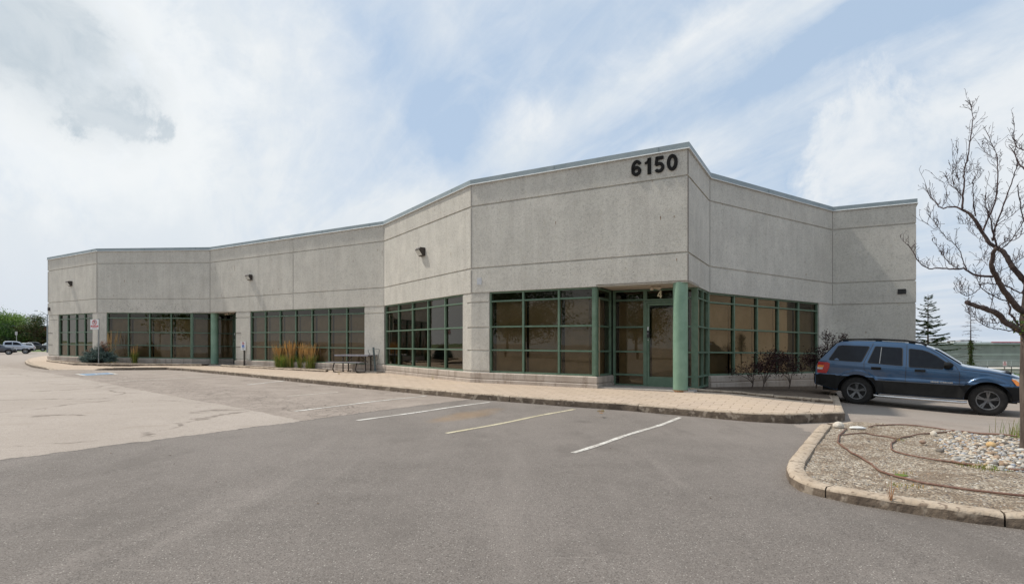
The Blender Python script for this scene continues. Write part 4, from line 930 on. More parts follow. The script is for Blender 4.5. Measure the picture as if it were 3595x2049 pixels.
# spruces on the right
M_NEEDLE = leafmat('spruce_needle', (.020, .045, .018), (.060, .095, .030), 2, .1)
M_NEEDLE2 = leafmat('spruce_needle_light', (.07, .10, .03), (.12, .15, .05), 2, .15)
def spruce(loc, h, wd, label, seed, dens=1.0, ivy=False, bare=False):
    r = random.Random(seed); root = empty('spruce_tree', loc, 0, label, 'tree', 'spruces beside the far building'); tr = MB(); nd = MB()
    tr.tube([(0, 0, -.5), (0, 0, h*.5), (0, 0, h)], [h*.012, h*.008, .012], 7); z = h*.05
    def spray(p, d, L):                                  # a flat twig clothed in short needles
        n = int(L/.045)+1; side = Vector((-d.y, d.x, 0)).normalized()
        for i in range(n):
            c = p+d*(L*i/n)
            for s_ in (-1, 1):
                e = c+(side*s_*.6+d*.8).normalized()*.11*r.uniform(.6, 1.2)+Vector((0, 0, r.uniform(-.03, .03))); w_ = d*.022
                nd.add([c-w_, e, c+w_], [(0, 1, 2)], 0 if r.random() < .72 else 1); nd.add([c-Vector((0, 0, .02)), e+Vector((0, 0, -.01)), c+Vector((0, 0, .025))], [(0, 1, 2)], 0)
    while z < h*.985:
        f = 1-z/h; L = wd*.5*(f**.75)+.10; k = (5 if f > .15 else 4) if not bare else 4; a0 = r.uniform(0, 6.28)
        for i in range(k):
            a = a0+6.28*i/k+r.uniform(-.35, .35); l = L*r.uniform(.55, 1.15); out = Vector((math.cos(a), math.sin(a), 0)); rise = (.10+.45*(1-f)**2) if not bare else .22; 
            z_ = z+r.uniform(-.02, .02)*h; l *= r.choice((.6, .9, 1., 1.1)); pts = [Vector((0, 0, z_))+out*(l*t)+Vector((0, 0, l*(rise*t-(.26 if not bare else .45)*t*t+(.16*t**4)))) for t in (0, .25, .5, .75, 1.0)]
            tr.tube(pts, [.022, .016, .012, .008, .004], 4, cap=False); side = Vector((-out.y, out.x, 0))
            if r.random() < .12 and not bare: continue
            m_ = max(3, int(l/.17))
            for q_ in range(m_):
                t = .22+.78*(q_+r.random())/m_; jx = min(3, int(t*4)); p = pts[jx].lerp(pts[min(4, jx+1)], t*4-jx); sl_ = l*.34*(1.08-t)+.10
                for s_ in (-1, 1):
                    if r.random() < (.25 if not bare else .35): continue
                    d = (side*s_*.8+out*.7+Vector((0, 0, -.12))).normalized(); Ls = sl_*r.uniform(.6, 1.2)
                    if bare: tr.tube([p, p+d*Ls+Vector((0, 0, -.10*Ls))], [.006, .002], 3, cap=False); tr.tube([p+d*Ls*.5, p+d*Ls*.5+Vector((r.gauss(0, .06), r.gauss(0, .06), -.12))], [.004, .002], 3, cap=False)
                    else: spray(p, d, Ls)
            if not bare: spray(pts[3], (pts[4]-pts[3]).normalized(), (pts[4]-pts[3]).length+.1)
        z += h*(.030 if not bare else .045)*r.uniform(.7, 1.3)
    if ivy:
        for _ in range(3200):
            zz_ = h*r.random()**1.2*.64; rad = (.08+.34*(1-zz_/(h*.64)))*r.uniform(.2, 1.4)*(1+.5*math.sin(zz_*3.1)); a = r.uniform(0, 6.28); leaf(nd, (rad*math.cos(a), rad*math.sin(a), zz_), .11*r.uniform(.6, 1.2), r, 0, .8, 2)
    tr.build('trunk', M_TWIG if bare else M_BARK, root, smooth=60); nd.build('crown' if not ivy else 'ivy', [M_NEEDLE, M_NEEDLE2, leafmat('ivy_leaf', (.03, .06, .012), (.10, .13, .03), 2, .2)], root, fix=False); return root
def topz(px, py, y): return CAMH-(py-YC)*y/FPX
yS = 44.0
b_ = at(3258, yS); spruce(b_, topz(3258, 1032, yS)-b_[2], 5.6, 'tall dark spruce beside the right end of the building', 3, 1.0)
yS2 = 50.0; b_ = at(3408, yS2); spruce(b_, topz(3410, 1083, yS2)-b_[2], 5.0, 'half dead bare spruce wrapped in ivy', 4, 1.0, ivy=True, bare=True)
def bush(loc, w_, h, label, cols, seed, n=2500, lsz=.12, name='shrub', cat='shrub', group=None, flat=1.0, stem=True, asp=.6, up=.5):
    r = random.Random(seed); root = empty(name, loc, 0, label, cat, group); s_ = MB(); lf = MB(); cl = []
    for i in range(26):
        a = r.uniform(0, 6.28); rad = w_*.5*r.random()**.5*.85; z = h*(.15+.7*r.random())*(1-.45*(rad/(w_*.5))**2); cl.append(Vector((rad*math.cos(a), rad*math.sin(a)*flat, z)))
        s_.tube([(0, 0, 0), (cl[-1].x*.4, cl[-1].y*.4, cl[-1].z*.55), cl[-1]], [.02, .012, .005], 4, cap=False)
    for _ in range(n):
        c = cl[r.randrange(26)]; g_ = w_*.085; p = c+Vector((r.gauss(0, g_), r.gauss(0, g_)*flat, r.gauss(0, g_*.7)))
        if p.z < .02: p.z = .02+abs(p.z)*.3
        leaf(lf, p, lsz*r.uniform(.6, 1.3), r, up, asp, r.randrange(len(cols)))
    s_.build('stem', M_BARK, root, smooth=60); lf.build('foliage', cols, root, fix=False); return root
bush(at(3330, 40, -.1), 3.0, 1.9, 'dark green shrub below the spruce beyond the parked car', LD, 12, 2200, .2)
bush(at(3365, 41, -.1), 2.2, 1.7, 'olive shrub behind the windscreen of the parked car', [LB[0], LD[0]], 15, 1500, .18)
bush(at(3545, 38, 0), 3.4, 1.75, 'bright green bush by the no parking sign', LG, 13, 3000, .17)
bush(at(3600, 36, 0), 3.4, 1.5, 'bright green bush behind the bare tree trunk', LG, 14, 2400, .17)
# blue spruce shrub with brown patches at the left planting bed
M_BS = [leafmat('blue_spruce_needle', (.055, .095, .085), (.13, .19, .17), 3, .1), leafmat('blue_spruce_shade', (.03, .055, .05), (.07, .11, .095), 3, .1)]
def blue_spruce():
    x, y = -21.55, 28.95; root = empty('blue_spruce_shrub', (x, y, .40-K*x), 0, 'low blue green spruce shrub with brown dead patches behind the no parking sign', 'shrub'); r = random.Random(31); lf = MB(); s_ = MB()
    for i in range(240):
        a = r.uniform(0, 6.28); rad = r.random()**.5; u = math.cos(a)*rad*1.0; v = math.sin(a)*rad*.62; h = .80*(.98+.50*math.exp(-((u-.30)/.28)**2))*math.sqrt(max(.05, 1-rad**2.6))*r.uniform(.35, 1.0)
        tip = Vector((u*1.0, v, max(.08, h))); inn = Vector((u*.55, v*.5, max(.02, h*.55))); s_.tube([(0, 0, 0), inn, tip], [.012, .008, .004], 4, cap=False)
        dead = (abs(u-.60) < .20 and h > .62 and r.random() < .7) or (abs(u+.55) < .14 and h > .6 and r.random() < .6) or (abs(u-.34) < .10 and h > 1.05 and r.random() < .5)
        for _ in range(95):
            t = r.uniform(.2, 1.05); p = inn.lerp(tip, t)+Vector((r.gauss(0, .055), r.gauss(0, .055), r.gauss(0, .03))); leaf(lf, p, .062*r.uniform(.6, 1.2), r, .5, .36, 2 if (dead and t > .45) else (0 if t > .6 else 1))
    s_.build('stem', M_BARK, root, smooth=60); lf.build('foliage', M_BS+[leafmat('dead_brown_needle', (.20, .085, .05), (.34, .17, .10), 3, .1)], root, fix=False)
blue_spruce()
# ornamental grasses
GM = [leafmat('grass_blade_green', (.10, .15, .025), (.22, .30, .06), 3, .3), leafmat('grass_plume_tan', (.46, .27, .09), (.64, .42, .17), 3, .25), leafmat('grass_blade_yellow', (.20, .19, .035), (.34, .29, .07), 3, .3)]
def grass(x, y, z, h, w_, label, seed, nb=160, nplume=60, low=.55, group='clumps of feather reed grass', px=.35):
    r = random.Random(seed); o = MB()
    for i in range(nb):
        a = r.uniform(0, 6.28); s_ = r.uniform(0, w_*.3); l = h*low*r.uniform(.5, 1.15); out = r.uniform(.1, .5)*l; b0 = Vector((s_*math.cos(a), s_*math.sin(a), 0)); d = Vector((math.cos(a), math.sin(a), 0)); sd_ = Vector((-d.y, d.x, 0)); wd = .008
        pts = [b0, b0+d*out*.3+Vector((0, 0, l*.6)), b0+d*out+Vector((0, 0, l*.95))]; vs = []
        for k, p in enumerate(pts): q_ = sd_*(wd*(1, .8, .15)[k]); vs += [p-q_, p+q_]
        o.add(vs, [(0, 1, 3, 2), (2, 3, 5, 4)], 0 if r.random() < .7 else 2)
    for i in range(nplume):
        a = r.uniform(0, 6.28); s_ = r.uniform(0, w_*.28); l = h*r.uniform(.78, 1.05); out = r.uniform(.02, px)*l*.55; b0 = Vector((s_*math.cos(a), s_*math.sin(a), 0)); d = Vector((math.cos(a), math.sin(a), 0)); sd_ = Vector((-d.y, d.x, 0))
        p = [b0, b0+d*out*.35+Vector((0, 0, l*.55)), b0+d*out*.75+Vector((0, 0, l*.8)), b0+d*out+Vector((0, 0, l))]; wds = (.004, .004, .012, .003); vs = []
        for k, q_ in enumerate(p): vs += [q_-sd_*wds[k], q_+sd_*wds[k]]
        o.add(vs, [(0, 1, 3, 2), (2, 3, 5, 4), (4, 5, 7, 6)], 1)
        p2 = [b_2.copy() for b_2 in p]; n2 = d; vs = []
        for k, q_ in enumerate(p2): vs += [q_-n2*wds[k], q_+n2*wds[k]]
        o.add(vs, [(2, 3, 5, 4), (4, 5, 7, 6)], 1)
    ob = o.build('reed_grass', GM, fix=False); ob.location = (x, y, z-K*x); tag(ob, label, 'grass clump', group)
def bedpt(px, yy): return ((px-XC)/FPX*yy, yy)
for a in ((980, 26.75, 1.10, .8, 'leftmost tan plumed grass clump in the bed by the short sign', 1, 190, 46), (1022, 26.2, 1.26, .75, 'tallest tan plumed grass clump in the middle of the bed', 2, 120, 80), (1056, 25.9, 1.14, .6, 'thin tan grass clump right of the tallest one', 3, 110, 26), (1090, 25.35, 1.14, .85, 'tan plumed grass clump nearest the picnic table', 4, 210, 52)):
    x, y = bedpt(a[0], a[1]); grass(x, y, .39, a[2], a[3], a[4], a[5], a[6], a[7])
x, y = bedpt(990, 26.2); grass(x, y, .39, .75, .9, 'low bright green arching grass at the foot of the plumes', 6, 260, 4, .8)
x, y = bedpt(472, 29.6); grass(x, y, .39, 1.0, .5, 'green grass clump alone against the far left window', 7, 170, 12, .62)
x, y = bedpt(392, 30.1); grass(x, y, .39, 1.75, .9, 'reddish plumed grass rising behind the blue spruce shrub', 8, 20, 12)
# dark red shrubs in the bed behind the car
RL = [leafmat('dark_red_leaf', (.016, .007, .007), (.045, .015, .014), 4, .1), leafmat('wine_leaf', (.022, .008, .009), (.060, .018, .018), 4, .1)]
def red_shrub(px, yy, z, h, w_, label, seed, n, clumps):
    x = (px-XC)/FPX*yy; r = random.Random(seed); root = empty('red_leaf_shrub', (x, yy, z-K*x), 0, label, 'shrub', 'dark red shrubs in the right bed'); s_ = MB(); lf = MB()
    for cx, cz, cr in clumps:
        s_.tube([(0, 0, 0), (.03, 0, h*.14), (cx*.22+.03, .02, h*.30), (cx*.7, .04, cz*.82), (cx, 0, cz)], [.020, .017, .011, .007, .004], 5)
        for k in range(int(n*cr)):
            a = Vector((r.gauss(0, cr*.45), r.gauss(0, cr*.4), r.gauss(0, cr*.35))); p = Vector((cx, 0, cz))+a; leaf(lf, p, .052*r.uniform(.6, 1.3), r, .3, .6, r.randrange(2))
            if k % 14 == 0: s_.tube([Vector((cx*.7, .0, cz*.8)), p], [.006, .003], 3, cap=False)
    s_.build('stem', M_BARK, root, smooth=60); lf.build('foliage', RL, root, fix=False)
red_shrub(2678, 16.0, .30, 1.2, 1.2, 'rounded dark red shrub on a thin forked stem below the right windows', 1, 1300, [(.15, .86, .38), (-.10, .62, .26), (.40, .95, .28), (.25, .62, .25), (.62, .88, .22)])
red_shrub(2640, 16.6, .30, .9, 1.0, 'sparse dark twiggy shrub left of the rounded red shrub', 2, 330, [(-.55, .50, .22), (-.25, .58, .22), (.0, .45, .25), (.1, .68, .16)])
red_shrub(2770, 16.4, .30, 1.1, 1.0, 'dense dark red shrub near the fourth right window', 3, 800, [(-.05, .80, .34), (.2, .62, .30), (-.25, .55, .28)])
red_shrub(2865, 16.9, .30, 1.3, 1.0, 'dark red shrub overlapping the tail light of the car', 4, 850, [(-.05, 1.0, .34), (-.25, .85, .25), (.22, 1.15, .28), (.10, .8, .3)])
red_shrub(2915, 17.3, .30, 1.8, .8, 'tall dark red shrub rising behind the car roof corner', 5, 700, [(-.1, 1.60, .20), (.08, 1.45, .22), (.15, 1.2, .25), (.4, 1.58, .16)])
# weeds
def weed(px, py, h, label, n=30, hh=.12, cols=None, w_=.15, name='weed_tuft', cat='weed', seed=0):
    x, y = P(px, py, h); r = random.Random(seed+int(px)); o = MB()
    o.add([(w_*.9*math.cos(k_*.9)*r.uniform(.4, 1), w_*.9*math.sin(k_*.9)*r.uniform(.4, 1), -.02) for k_ in range(7)], [tuple(range(7))], 0)
    for i in range(n):
        a = r.uniform(0, 6.28); d = Vector((math.cos(a), math.sin(a), 0)); b0 = Vector((r.gauss(0, w_*.4), r.gauss(0, w_*.4), 0)); l = hh*r.uniform(.4, 1.2); s_ = Vector((-d.y, d.x, 0))*.004
        p1 = b0+d*l*.35+Vector((0, 0, l)); o.add([b0-s_, b0+s_, p1+s_*.3, p1-s_*.3], [(0, 1, 2, 3)], r.randrange(len(cols or GM)))
    ob = o.build(name, cols or GM, fix=False); ob.location = (x, y, h-K*x); tag(ob, label, cat)
weed(3590, 1530, .11, 'tuft of long green grass at the foot of the bare tree', 110, .24, [GM[0], GM[2]], .4)
weed(3455, 1640, .09, 'bright green mossy patch at the edge of the pebbles', 260, .03, [GM[0], GM[2]], .24)
weed(3128, 1755, .09, 'reddish dry weed stalk standing in the gravel', 7, .20, [leafmat('dry_weed', (.30, .12, .06), (.45, .25, .12))], .012)
weed(3165, 1660, .09, 'small green weed near the front hose', 34, .028, None, .12); weed(3150, 1705, .09, 'small green weed below the front hose', 34, .025, None, .14); weed(3215, 1708, .09, 'flat green weed right of the dry stalk', 34, .025, None, .14)
weed(3160, 1545, .09, 'green weed inside the inner hose loop', 30, .03, None, .12)
weed(2110, 1445, .14, 'small weed growing in the kerb gap below the entrance', 40, .05, [leafmat('dry_weed', None, None), GM[2]], .1)
weed(1519, 1340, .25, 'tall thin weed in the pavement below the sunlit window', 8, .30, None, .04)
weed(1190, 1320, .25, 'small green weed in front of the picnic table', 24, .16, None, .06)

lt = MB(); rl_ = random.Random(91)
for _ in range(420):
    if rl_.random() < .45: x = rl_.uniform(-14, 9); y = rl_.uniform(4.5, 26)
    else: q_ = rl_.choice(kq[20:]); x = q_[0]+rl_.gauss(0, .10)-.05; y = q_[1]-abs(rl_.gauss(0, .09))-.03
    if y < 4 or inside(x, y, ipoly): continue
    z = lot(x, y)+.006-K*x; a = rl_.uniform(0, 6.28); s_ = rl_.uniform(.006, .016); d = Vector((math.cos(a), math.sin(a), 0)); n_ = Vector((-d.y, d.x, 0)); c = Vector((x, y, z)); lt.add([c-d*s_, c+n_*s_*.6+Vector((0, 0, .004)), c+d*s_, c-n_*s_*.6+Vector((0, 0, .006))], [(0, 1, 2, 3)])
tag(lt.build('leaf_litter', M_LEAD, fix=False), 'tiny dark bits of leaf litter scattered on the asphalt and along the kerb', kind='stuff')

# ================================================================== VEHICLES
M_TYRE = mat('tyre_rubber', (.008, .0075, .007), (.018, .016, .015), scale=10, rough=.85)
M_ALLOY = mat('alloy_rim', (.30, .30, .30), (.38, .38, .38), rough=.35, metal=.8)
M_DALLOY = mat('dull_grey_alloy', (.13, .13, .135), (.19, .19, .19), scale=5, rough=.4, metal=.6)
M_BLKPL = mat('black_plastic', (.006, .006, .006), (.011, .011, .011), scale=4, rough=.7, spec=.25)
M_CARGL = mat('dark_car_glass', (.004, .006, .011), (.006, .009, .014), rough=.06, spec=.22)
M_REDL = mat('red_lamp', (.35, .01, .012), (.45, .015, .02), rough=.15, coat=.5)
M_AMB = mat('amber_lamp', (.75, .20, .02), (.8, .26, .03), rough=.15, coat=.5)
M_HEAD = mat('clear_lamp', (.45, .46, .45), (.65, .66, .65), scale=20, rough=.12, coat=.6)
M_CHROME = mat('bright_trim', (.55, .55, .56), (.62, .62, .63), rough=.2, metal=.9)
def paint_mat(name, c, metal=.35): return MATS[name] if name in MATS else mat(name, c, tuple(x*1.06 for x in c), scale=1.5, rough=.28, metal=metal, coat=1.0)
def interp(tab, x):
    if x <= tab[0][0]: return tab[0][1]
    for (a, b), (c, d) in zip(tab, tab[1:]):
        if x <= c: return b+(d-b)*(x-a)/(c-a)
    return tab[-1][1]
def wheel(root, x, y, r, wd, rim_m, spokes, side, seed=0, chunky=False):
    o = side; t = MB(); k = r
    prof_ = [(k*.60, -wd*.5), (k*.80, -wd*.54), (k*.93, -wd*.50), (k*.985, -wd*.40), (k, -wd*.2), (k, wd*.2), (k*.985, wd*.40), (k*.93, wd*.50), (k*.80, wd*.54), (k*.60, wd*.5)]
    t.lathe(prof_, (x, y, r), 'y', 40)
    if chunky:
        for i in range(48):
            a = 2*math.pi*i/48
            for s_ in (-1, 1):
                M = Matrix.Translation((x, y, r)) @ Matrix.Rotation(a, 4, 'Y'); t.box((k*.985, s_*wd*.36, 0), (k*.05, wd*.22, k*.075), 0, 0, M)
    w_ = t.build('wheel', M_TYRE, root, smooth=50)
    rm = MB(); yo = o*wd*.40
    rm.lathe([(k*.62, o*wd*.50), (k*.60, o*wd*.52), (k*.565, o*wd*.50), (k*.54, o*wd*.34), (k*.52, o*wd*.1), (k*.52, -o*wd*.3)], (x, y, r), 'y', 36)
    rm.lathe([(0, o*wd*.36), (k*.13, o*wd*.36), (k*.15, o*wd*.30), (k*.15, o*wd*.1)], (x, y, r), 'y', 20)
    for i in range(spokes):
        a = 2*math.pi*i/spokes+.3
        pr_ = ((-.13, 1), (.13, 1)) if spokes == 5 else ((0, 1.7),)
        for da, ww in pr_:
            p0 = Vector((x+k*.10*math.cos(a), y+o*wd*.35, r+k*.10*math.sin(a))); p1 = Vector((x+k*.56*math.cos(a+da), y+o*wd*.44, r+k*.56*math.sin(a+da))); rm.bar(p0, p1, k*.085*ww, k*.08, up=(0, 1, 0))
        if spokes == 5: rm.tube([(x+k*.17*math.cos(a+.62), y+o*wd*.30, r+k*.17*math.sin(a+.62)), (x+k*.17*math.cos(a+.62), y+o*wd*.42, r+k*.17*math.sin(a+.62))], k*.028, 6)
    rm.build('rim', rim_m, w_, smooth=40)
    dk = MB(); dk.lathe([(0, o*wd*.02), (k*.53, o*wd*.02)], (x, y, r), 'y', 24); dk.lathe([(k*.36, o*wd*.12), (k*.36, o*wd*.05)], (x, y, r), 'y', 24); dk.build('brake_disc', M_BLACK, w_)
def vehicle(name, label, cat, loc, heading, S, body_m, group=None, pitch=0.0):
    root = empty(name, loc, 0, label, cat, group); root.rotation_euler = (0, pitch, math.atan2(heading[1], heading[0]))
    W, RW, top, sill = S['W'], S['RW'], S['top'], S['sill']; x0, x1 = top[0][0], top[-1][0]; WB, WR = S['wb'], S['wr']; AR = S.get('arch', WR+.08); roofz = max(z for _, z in top)
    belt = lambda x: interp(S['belt'], x)
    def wid(x, z):
        p_ = 1-.13*ss((x-(x1-.75))/.75)**2-.05*ss(((x0+.6)-x)/.6)**2
        b = belt(x)
        if z <= b: y = W*(1-.025*ss((b-z)/.6)-.012*ss((z-b+.12)/.12))
        else: y = (W*.988)+(RW-W*.988)*((z-b)/(roofz-b))
        y *= p_
        for wx in (0, WB):
            d_ = math.hypot(x-wx, z-WR)
            if S.get('ledge'): y += S['flare']*ss((AR+.125-d_)/.030)
            else: y += S.get('flare', .02)*math.exp(-((d_-AR-.02)/.085)**2)
        if S.get('ledge'): y += .022*ss((.775-z)/.03)
        return y
    def bot(x):
        z = interp(sill, x)
        for wx in (0, WB):
            if abs(x-wx) < AR: z = max(z, WR+math.sqrt(AR*AR-(x-wx)**2)*1.0)
        return z
    xs = []; N = 230 if S.get('ledge') else 96
    for i in range(N+1): xs.append(x0+(x1-x0)*i/N)
    for wx in (0, WB):
        for a in (-1, 1): xs += [wx+a*AR*.999, wx+a*AR*1.001, wx+a*AR*.96, wx+a*AR*.88]
    xs += [p[0] for p in top]+[p[0]+.012 for p in top[:-1]]; xs = sorted(set(round(x, 4) for x in xs if x0 <= x <= x1))
    mb = MB(); NR1, NR2 = (30 if S.get('ledge') else 8), 6; rows = []
    for x in xs:
        zt = interp(top, x); zb = min(bot(x), zt-.06); b = min(belt(x), zt-.05); b = max(b, zb+.01); zs_ = [zb+(b-zb)*k/NR1 for k in range(NR1+1)]+[b+(zt-.035-b)*k/NR2 for k in range(1, NR2+1)]
        row = [(x, wid(x, z), z) for z in zs_]; ye = wid(x, zt-.035)
        for f_, dz_ in ((.97, .018), (.90, .032), (.72, .045), (.4, .055), (0, .06)): row.append((x, ye*f_, zt-.035+dz_))
        full = [(a, -b_, c) for a, b_, c in row]+[(a, b_, c) for a, b_, c in row[::-1][1:]]; rows.append(full)
    n = len(rows[0]); vs = [v for r_ in rows for v in r_]; fs = [(i*n+k, i*n+k+1, (i+1)*n+k+1, (i+1)*n+k) for i in range(len(rows)-1) for k in range(n-1)]
    fs.append(tuple(range(n))); fs.append(tuple((len(rows)-1)*n+k for k in range(n-1, -1, -1)))
    mb.add(vs, fs); bo = mb.build('body', body_m, root, smooth=32)
    # dark underbody and wheel wells
    ub = MB(); zz0 = min(z for _, z in sill); ub.box(((x0+x1)/2, 0, (zz0+.62)/2+.04), (x1-x0-.35, W*1.55, .60-zz0*.6)); ub.box(((x0+x1)/2, 0, belt(1)-.18), (x1-x0-.6, W*1.6, .3)); ub.build('underbody', M_BLKPL, root)
    def patch(poly, name_, m_, off_=.006, both=True, parent=None, sub=False):
        o = MB()
        for s_ in ((-1, 1) if both else (-1,)):
            ps = [(x, s_*(wid(x, z)+off_), z) for x, z in poly]
            o.add(ps, [tuple(range(len(ps)))])
        return o.build(name_, m_, parent or root, fix=False)
    def gridpatch(xa, xb, zlo, zhi, name_, m_, off_, parent=None, arch=True, both=True, th=.02, nxp=40):
        o = MB()
        for s_ in ((-1, 1) if both else (-1,)):
            R1_, fs_ = [], []
            for i in range(nxp+1):
                x = xa+(xb-xa)*i/nxp; lo = zlo(x) if callable(zlo) else zlo; hi = zhi(x) if callable(zhi) else zhi
                if arch: lo = max(lo, min(hi, bot(x))) 
                for k, z in enumerate((lo, lo+.02*(hi > lo+.03), (lo+hi)/2, hi-.015*(hi > lo+.03), hi)): R1_.append((x, s_*(wid(x, z)+(off_ if 0 < k < 4 else -.01)), z))
            for i in range(nxp):
                for k in range(4): fs_.append((i*5+k, i*5+k+1, (i+1)*5+k+1, (i+1)*5+k))
            o.add(R1_, fs_)
        return o.build(name_, m_, parent or root, smooth=40, fix=False)
    for wpoly in S['windows']:
        w_ = patch(wpoly, 'side_window', M_CARGL, .007)
    def seam(pts, m_=M_BLACK, wd=.010, name_='door_seam', off_=.004, parent=bo):
        o = MB(); pts_ = []
        for a, b in zip(pts, pts[1:]):
            L = math.hypot(b[0]-a[0], b[1]-a[1]); k = max(1, int(L/.06)); pts_ += [(a[0]+(b[0]-a[0])*i/k, a[1]+(b[1]-a[1])*i/k) for i in range(k)]
        pts_.append(pts[-1])
        for s_ in (-1, 1):
            vs_ = []
            for i, (x, z) in enumerate(pts_):
                a = pts_[max(0, i-1)]; b = pts_[min(len(pts_)-1, i+1)]; L = math.hypot(b[0]-a[0], b[1]-a[1])+1e-9; nx_, nz_ = -(b[1]-a[1])/L*wd/2, (b[0]-a[0])/L*wd/2
                for q in (1, -1): vs_.append((x+nx_*q, s_*(wid(x, z)+off_), z+nz_*q))
            o.add(vs_, [(2*i, 2*i+2, 2*i+3, 2*i+1) for i in range(len(pts_)-1)])
        return o.build(name_, m_, parent, fix=False)
    for sm in S.get('seams', []): seam(sm)
    # glass at the two ends follows the top skin
    def topglass(xa, xb, name_, f_=.90):
        o = MB(); vs_ = []
        for i in range(9):
            x = xa+(xb-xa)*i/8; zt = interp(top, x)
            for k in range(9):
                u = -f_+2*f_*k/8; ye = wid(x, zt-.035); dz_ = .025-.023*abs(u)**2.5; nxs = -1 if xb > 1 and name_ == 'windscreen' else 0
                vs_.append((x+(.012 if name_ == 'windscreen' else -.012), ye*u, zt+dz_*.9+.010))
        o.add(vs_, [(i*9+k, i*9+k+1, (i+1)*9+k+1, (i+1)*9+k) for i in range(8) for k in range(8)]); return o.build(name_, M_CARGL, root, smooth=60, fix=False)
    if 'ws' in S: topglass(*S['ws'], 'windscreen')
    if 'rg' in S: topglass(*S['rg'], 'rear_window', .82)
    for x, s_ in ((0, -1), (0, 1), (WB, -1), (WB, 1)): wheel(root, x, s_*(W-.13), WR, S.get('tw', .24), S['rim'], S.get('spokes', 5), s_, chunky=S.get('chunky', False))
    return root, wid, patch, gridpatch, seam, bo
def onslope(x, y): return gz(x, y)

# --- the blue four by four by the right bed
hv = Vector((.774, -.633)); lv = Vector((.633, .774)); ra = Vector((9.34, 15.06))+lv*.80; fa = ra+hv*2.69
za = gz(9.34, 15.06); zf = gz(*(Vector((9.34, 15.06))+hv*2.69)); zf = -.08-K*(9.34+2.08); za = 0.0-K*9.34
SJ = dict(W=.905, RW=.665, wb=2.69, wr=.365, arch=.445, tw=.25, flare=.034, ledge=True, rim=M_DALLOY, spokes=5, chunky=True,
    top=[(-1.02, .82), (-1.0, 1.02), (-.93, 1.17), (-.56, 1.635), (-.44, 1.69), (-.1, 1.715), (.5, 1.72), (1.0, 1.70), (1.35, 1.655), (1.56, 1.585), (1.72, 1.495), (2.20, 1.165), (2.30, 1.14), (2.70, 1.095), (3.05, 1.025), (3.25, .945), (3.36, .84), (3.40, .74)],
    sill=[(-1.02, .48), (-.5, .36), (.4, .34), (2.3, .36), (3.15, .36), (3.40, .45)], belt=[(-1.1, 1.155), (-.5, 1.15), (1.0, 1.085), (2.2, 1.04), (2.7, .98), (3.4, .80)],
    windows=[[(-.50, 1.555), (-.40, 1.575), (.21, 1.570), (.235, 1.55), (.09, 1.165), (.06, 1.15), (-.68, 1.165), (-.69, 1.185)], [(.36, 1.565), (.39, 1.575), (.93, 1.555), (.965, 1.54), (.985, 1.11), (.97, 1.10), (.24, 1.135), (.225, 1.15)], [(1.10, 1.53), (1.13, 1.54), (1.38, 1.515), (1.52, 1.465), (1.68, 1.375), (1.90, 1.21), (1.915, 1.19), (1.80, 1.065), (1.14, 1.08), (1.125, 1.095)]],
    seams=[[(1.05, 1.64), (1.065, 1.1), (1.06, .36)], [(.31, 1.66), (.30, 1.60), (.14, 1.14), (.15, .95), (.30, .80)], [(1.42, 1.62), (1.70, 1.45), (2.06, 1.15), (2.14, 1.0), (2.16, .38)], [(2.16, 1.08), (2.7, 1.03), (3.15, .95)]],
    ws=(1.63, 2.16), rg=(-.90, -.58))
pitch = math.atan2(za-zf, 2.69)
root, wid, patch, gridpatch, seam, bo = vehicle('parked_car', 'dark blue boxy four by four parked on the right with black lower cladding', 'car', (ra.x, ra.y, za+.0), hv, SJ, paint_mat('slate_blue_paint', (.014, .060, .138), .35), pitch=pitch)
gridpatch(-1.0, 3.36, lambda x: interp(SJ['sill'], x), lambda x: .69 if .40 < x < 2.25 else (.76 if x < .4 else .72), 'lower_cladding', M_BLKPL, .022, nxp=120)
seam([(.42, .69), (2.24, .70)], mat('grey_trim_line', (.10, .10, .10), rough=.4), .008, 'trim_line', .026, root)
# bumpers wrap round the ends
def bumper(root, xe, dirn, W_, z0, z1, name, m_, th=.07, back=.55):
    o = MB(); path = [(xe-dirn*back, -W_-.012), (xe-dirn*.18, -W_*.995), (xe-dirn*.04, -W_*.93), (xe+dirn*.03, -W_*.75), (xe+dirn*.07, 0), (xe+dirn*.03, W_*.75), (xe-dirn*.04, W_*.93), (xe-dirn*.18, W_*.995), (xe-dirn*back, W_+.012)]
    vs_ = []; 
    for i, (x, y) in enumerate(path):
        f = 1 if 0 < i < len(path)-1 else .55
        for ox, z in ((-.14, z0+.02), (.0, z0), (.03, z0+.05), (.04, (z0+z1)/2), (.03, z1-.03), (-.0, z1), (-.14, z1-.005)):
            L = math.hypot(x-(xe-dirn*.8), y); nx_, ny_ = (x-(xe-dirn*.8))/L, y/L; vs_.append((x+nx_*ox, y+ny_*ox*f*.6, z))
    n = 7; fs_ = [(i*n+k, (i+1)*n+k, (i+1)*n+(k+1) % n, i*n+(k+1) % n) for i in range(len(path)-1) for k in range(n)]+[tuple(range(n)), tuple((len(path)-1)*n+k for k in range(n-1, -1, -1))]
    o.add(vs_, fs_); return o.build(name, m_, root, smooth=45)
bumper(root, -1.02, -1, .90, .47, .77, 'rear_bumper', M_BLKPL, back=.50)
bumper(root, 3.33, 1, .86, .36, .73, 'front_bumper', M_BLKPL, back=.22)
tl = patch([(-.965, .80), (-.975, 1.0), (-.945, 1.105), (-.72, 1.10), (-.66, 1.07), (-.67, .95), (-.72, .83), (-.74, .795)], 'tail_light', M_REDL, .012)
patch([(-.965, .955), (-.955, 1.015), (-.80, 1.01), (-.815, .955)], 'amber_strip', M_AMB, .017, parent=tl); patch([(-.965, .90), (-.965, .950), (-.82, .95), (-.84, .90)], 'reversing_strip', M_HEAD, .017, parent=tl)
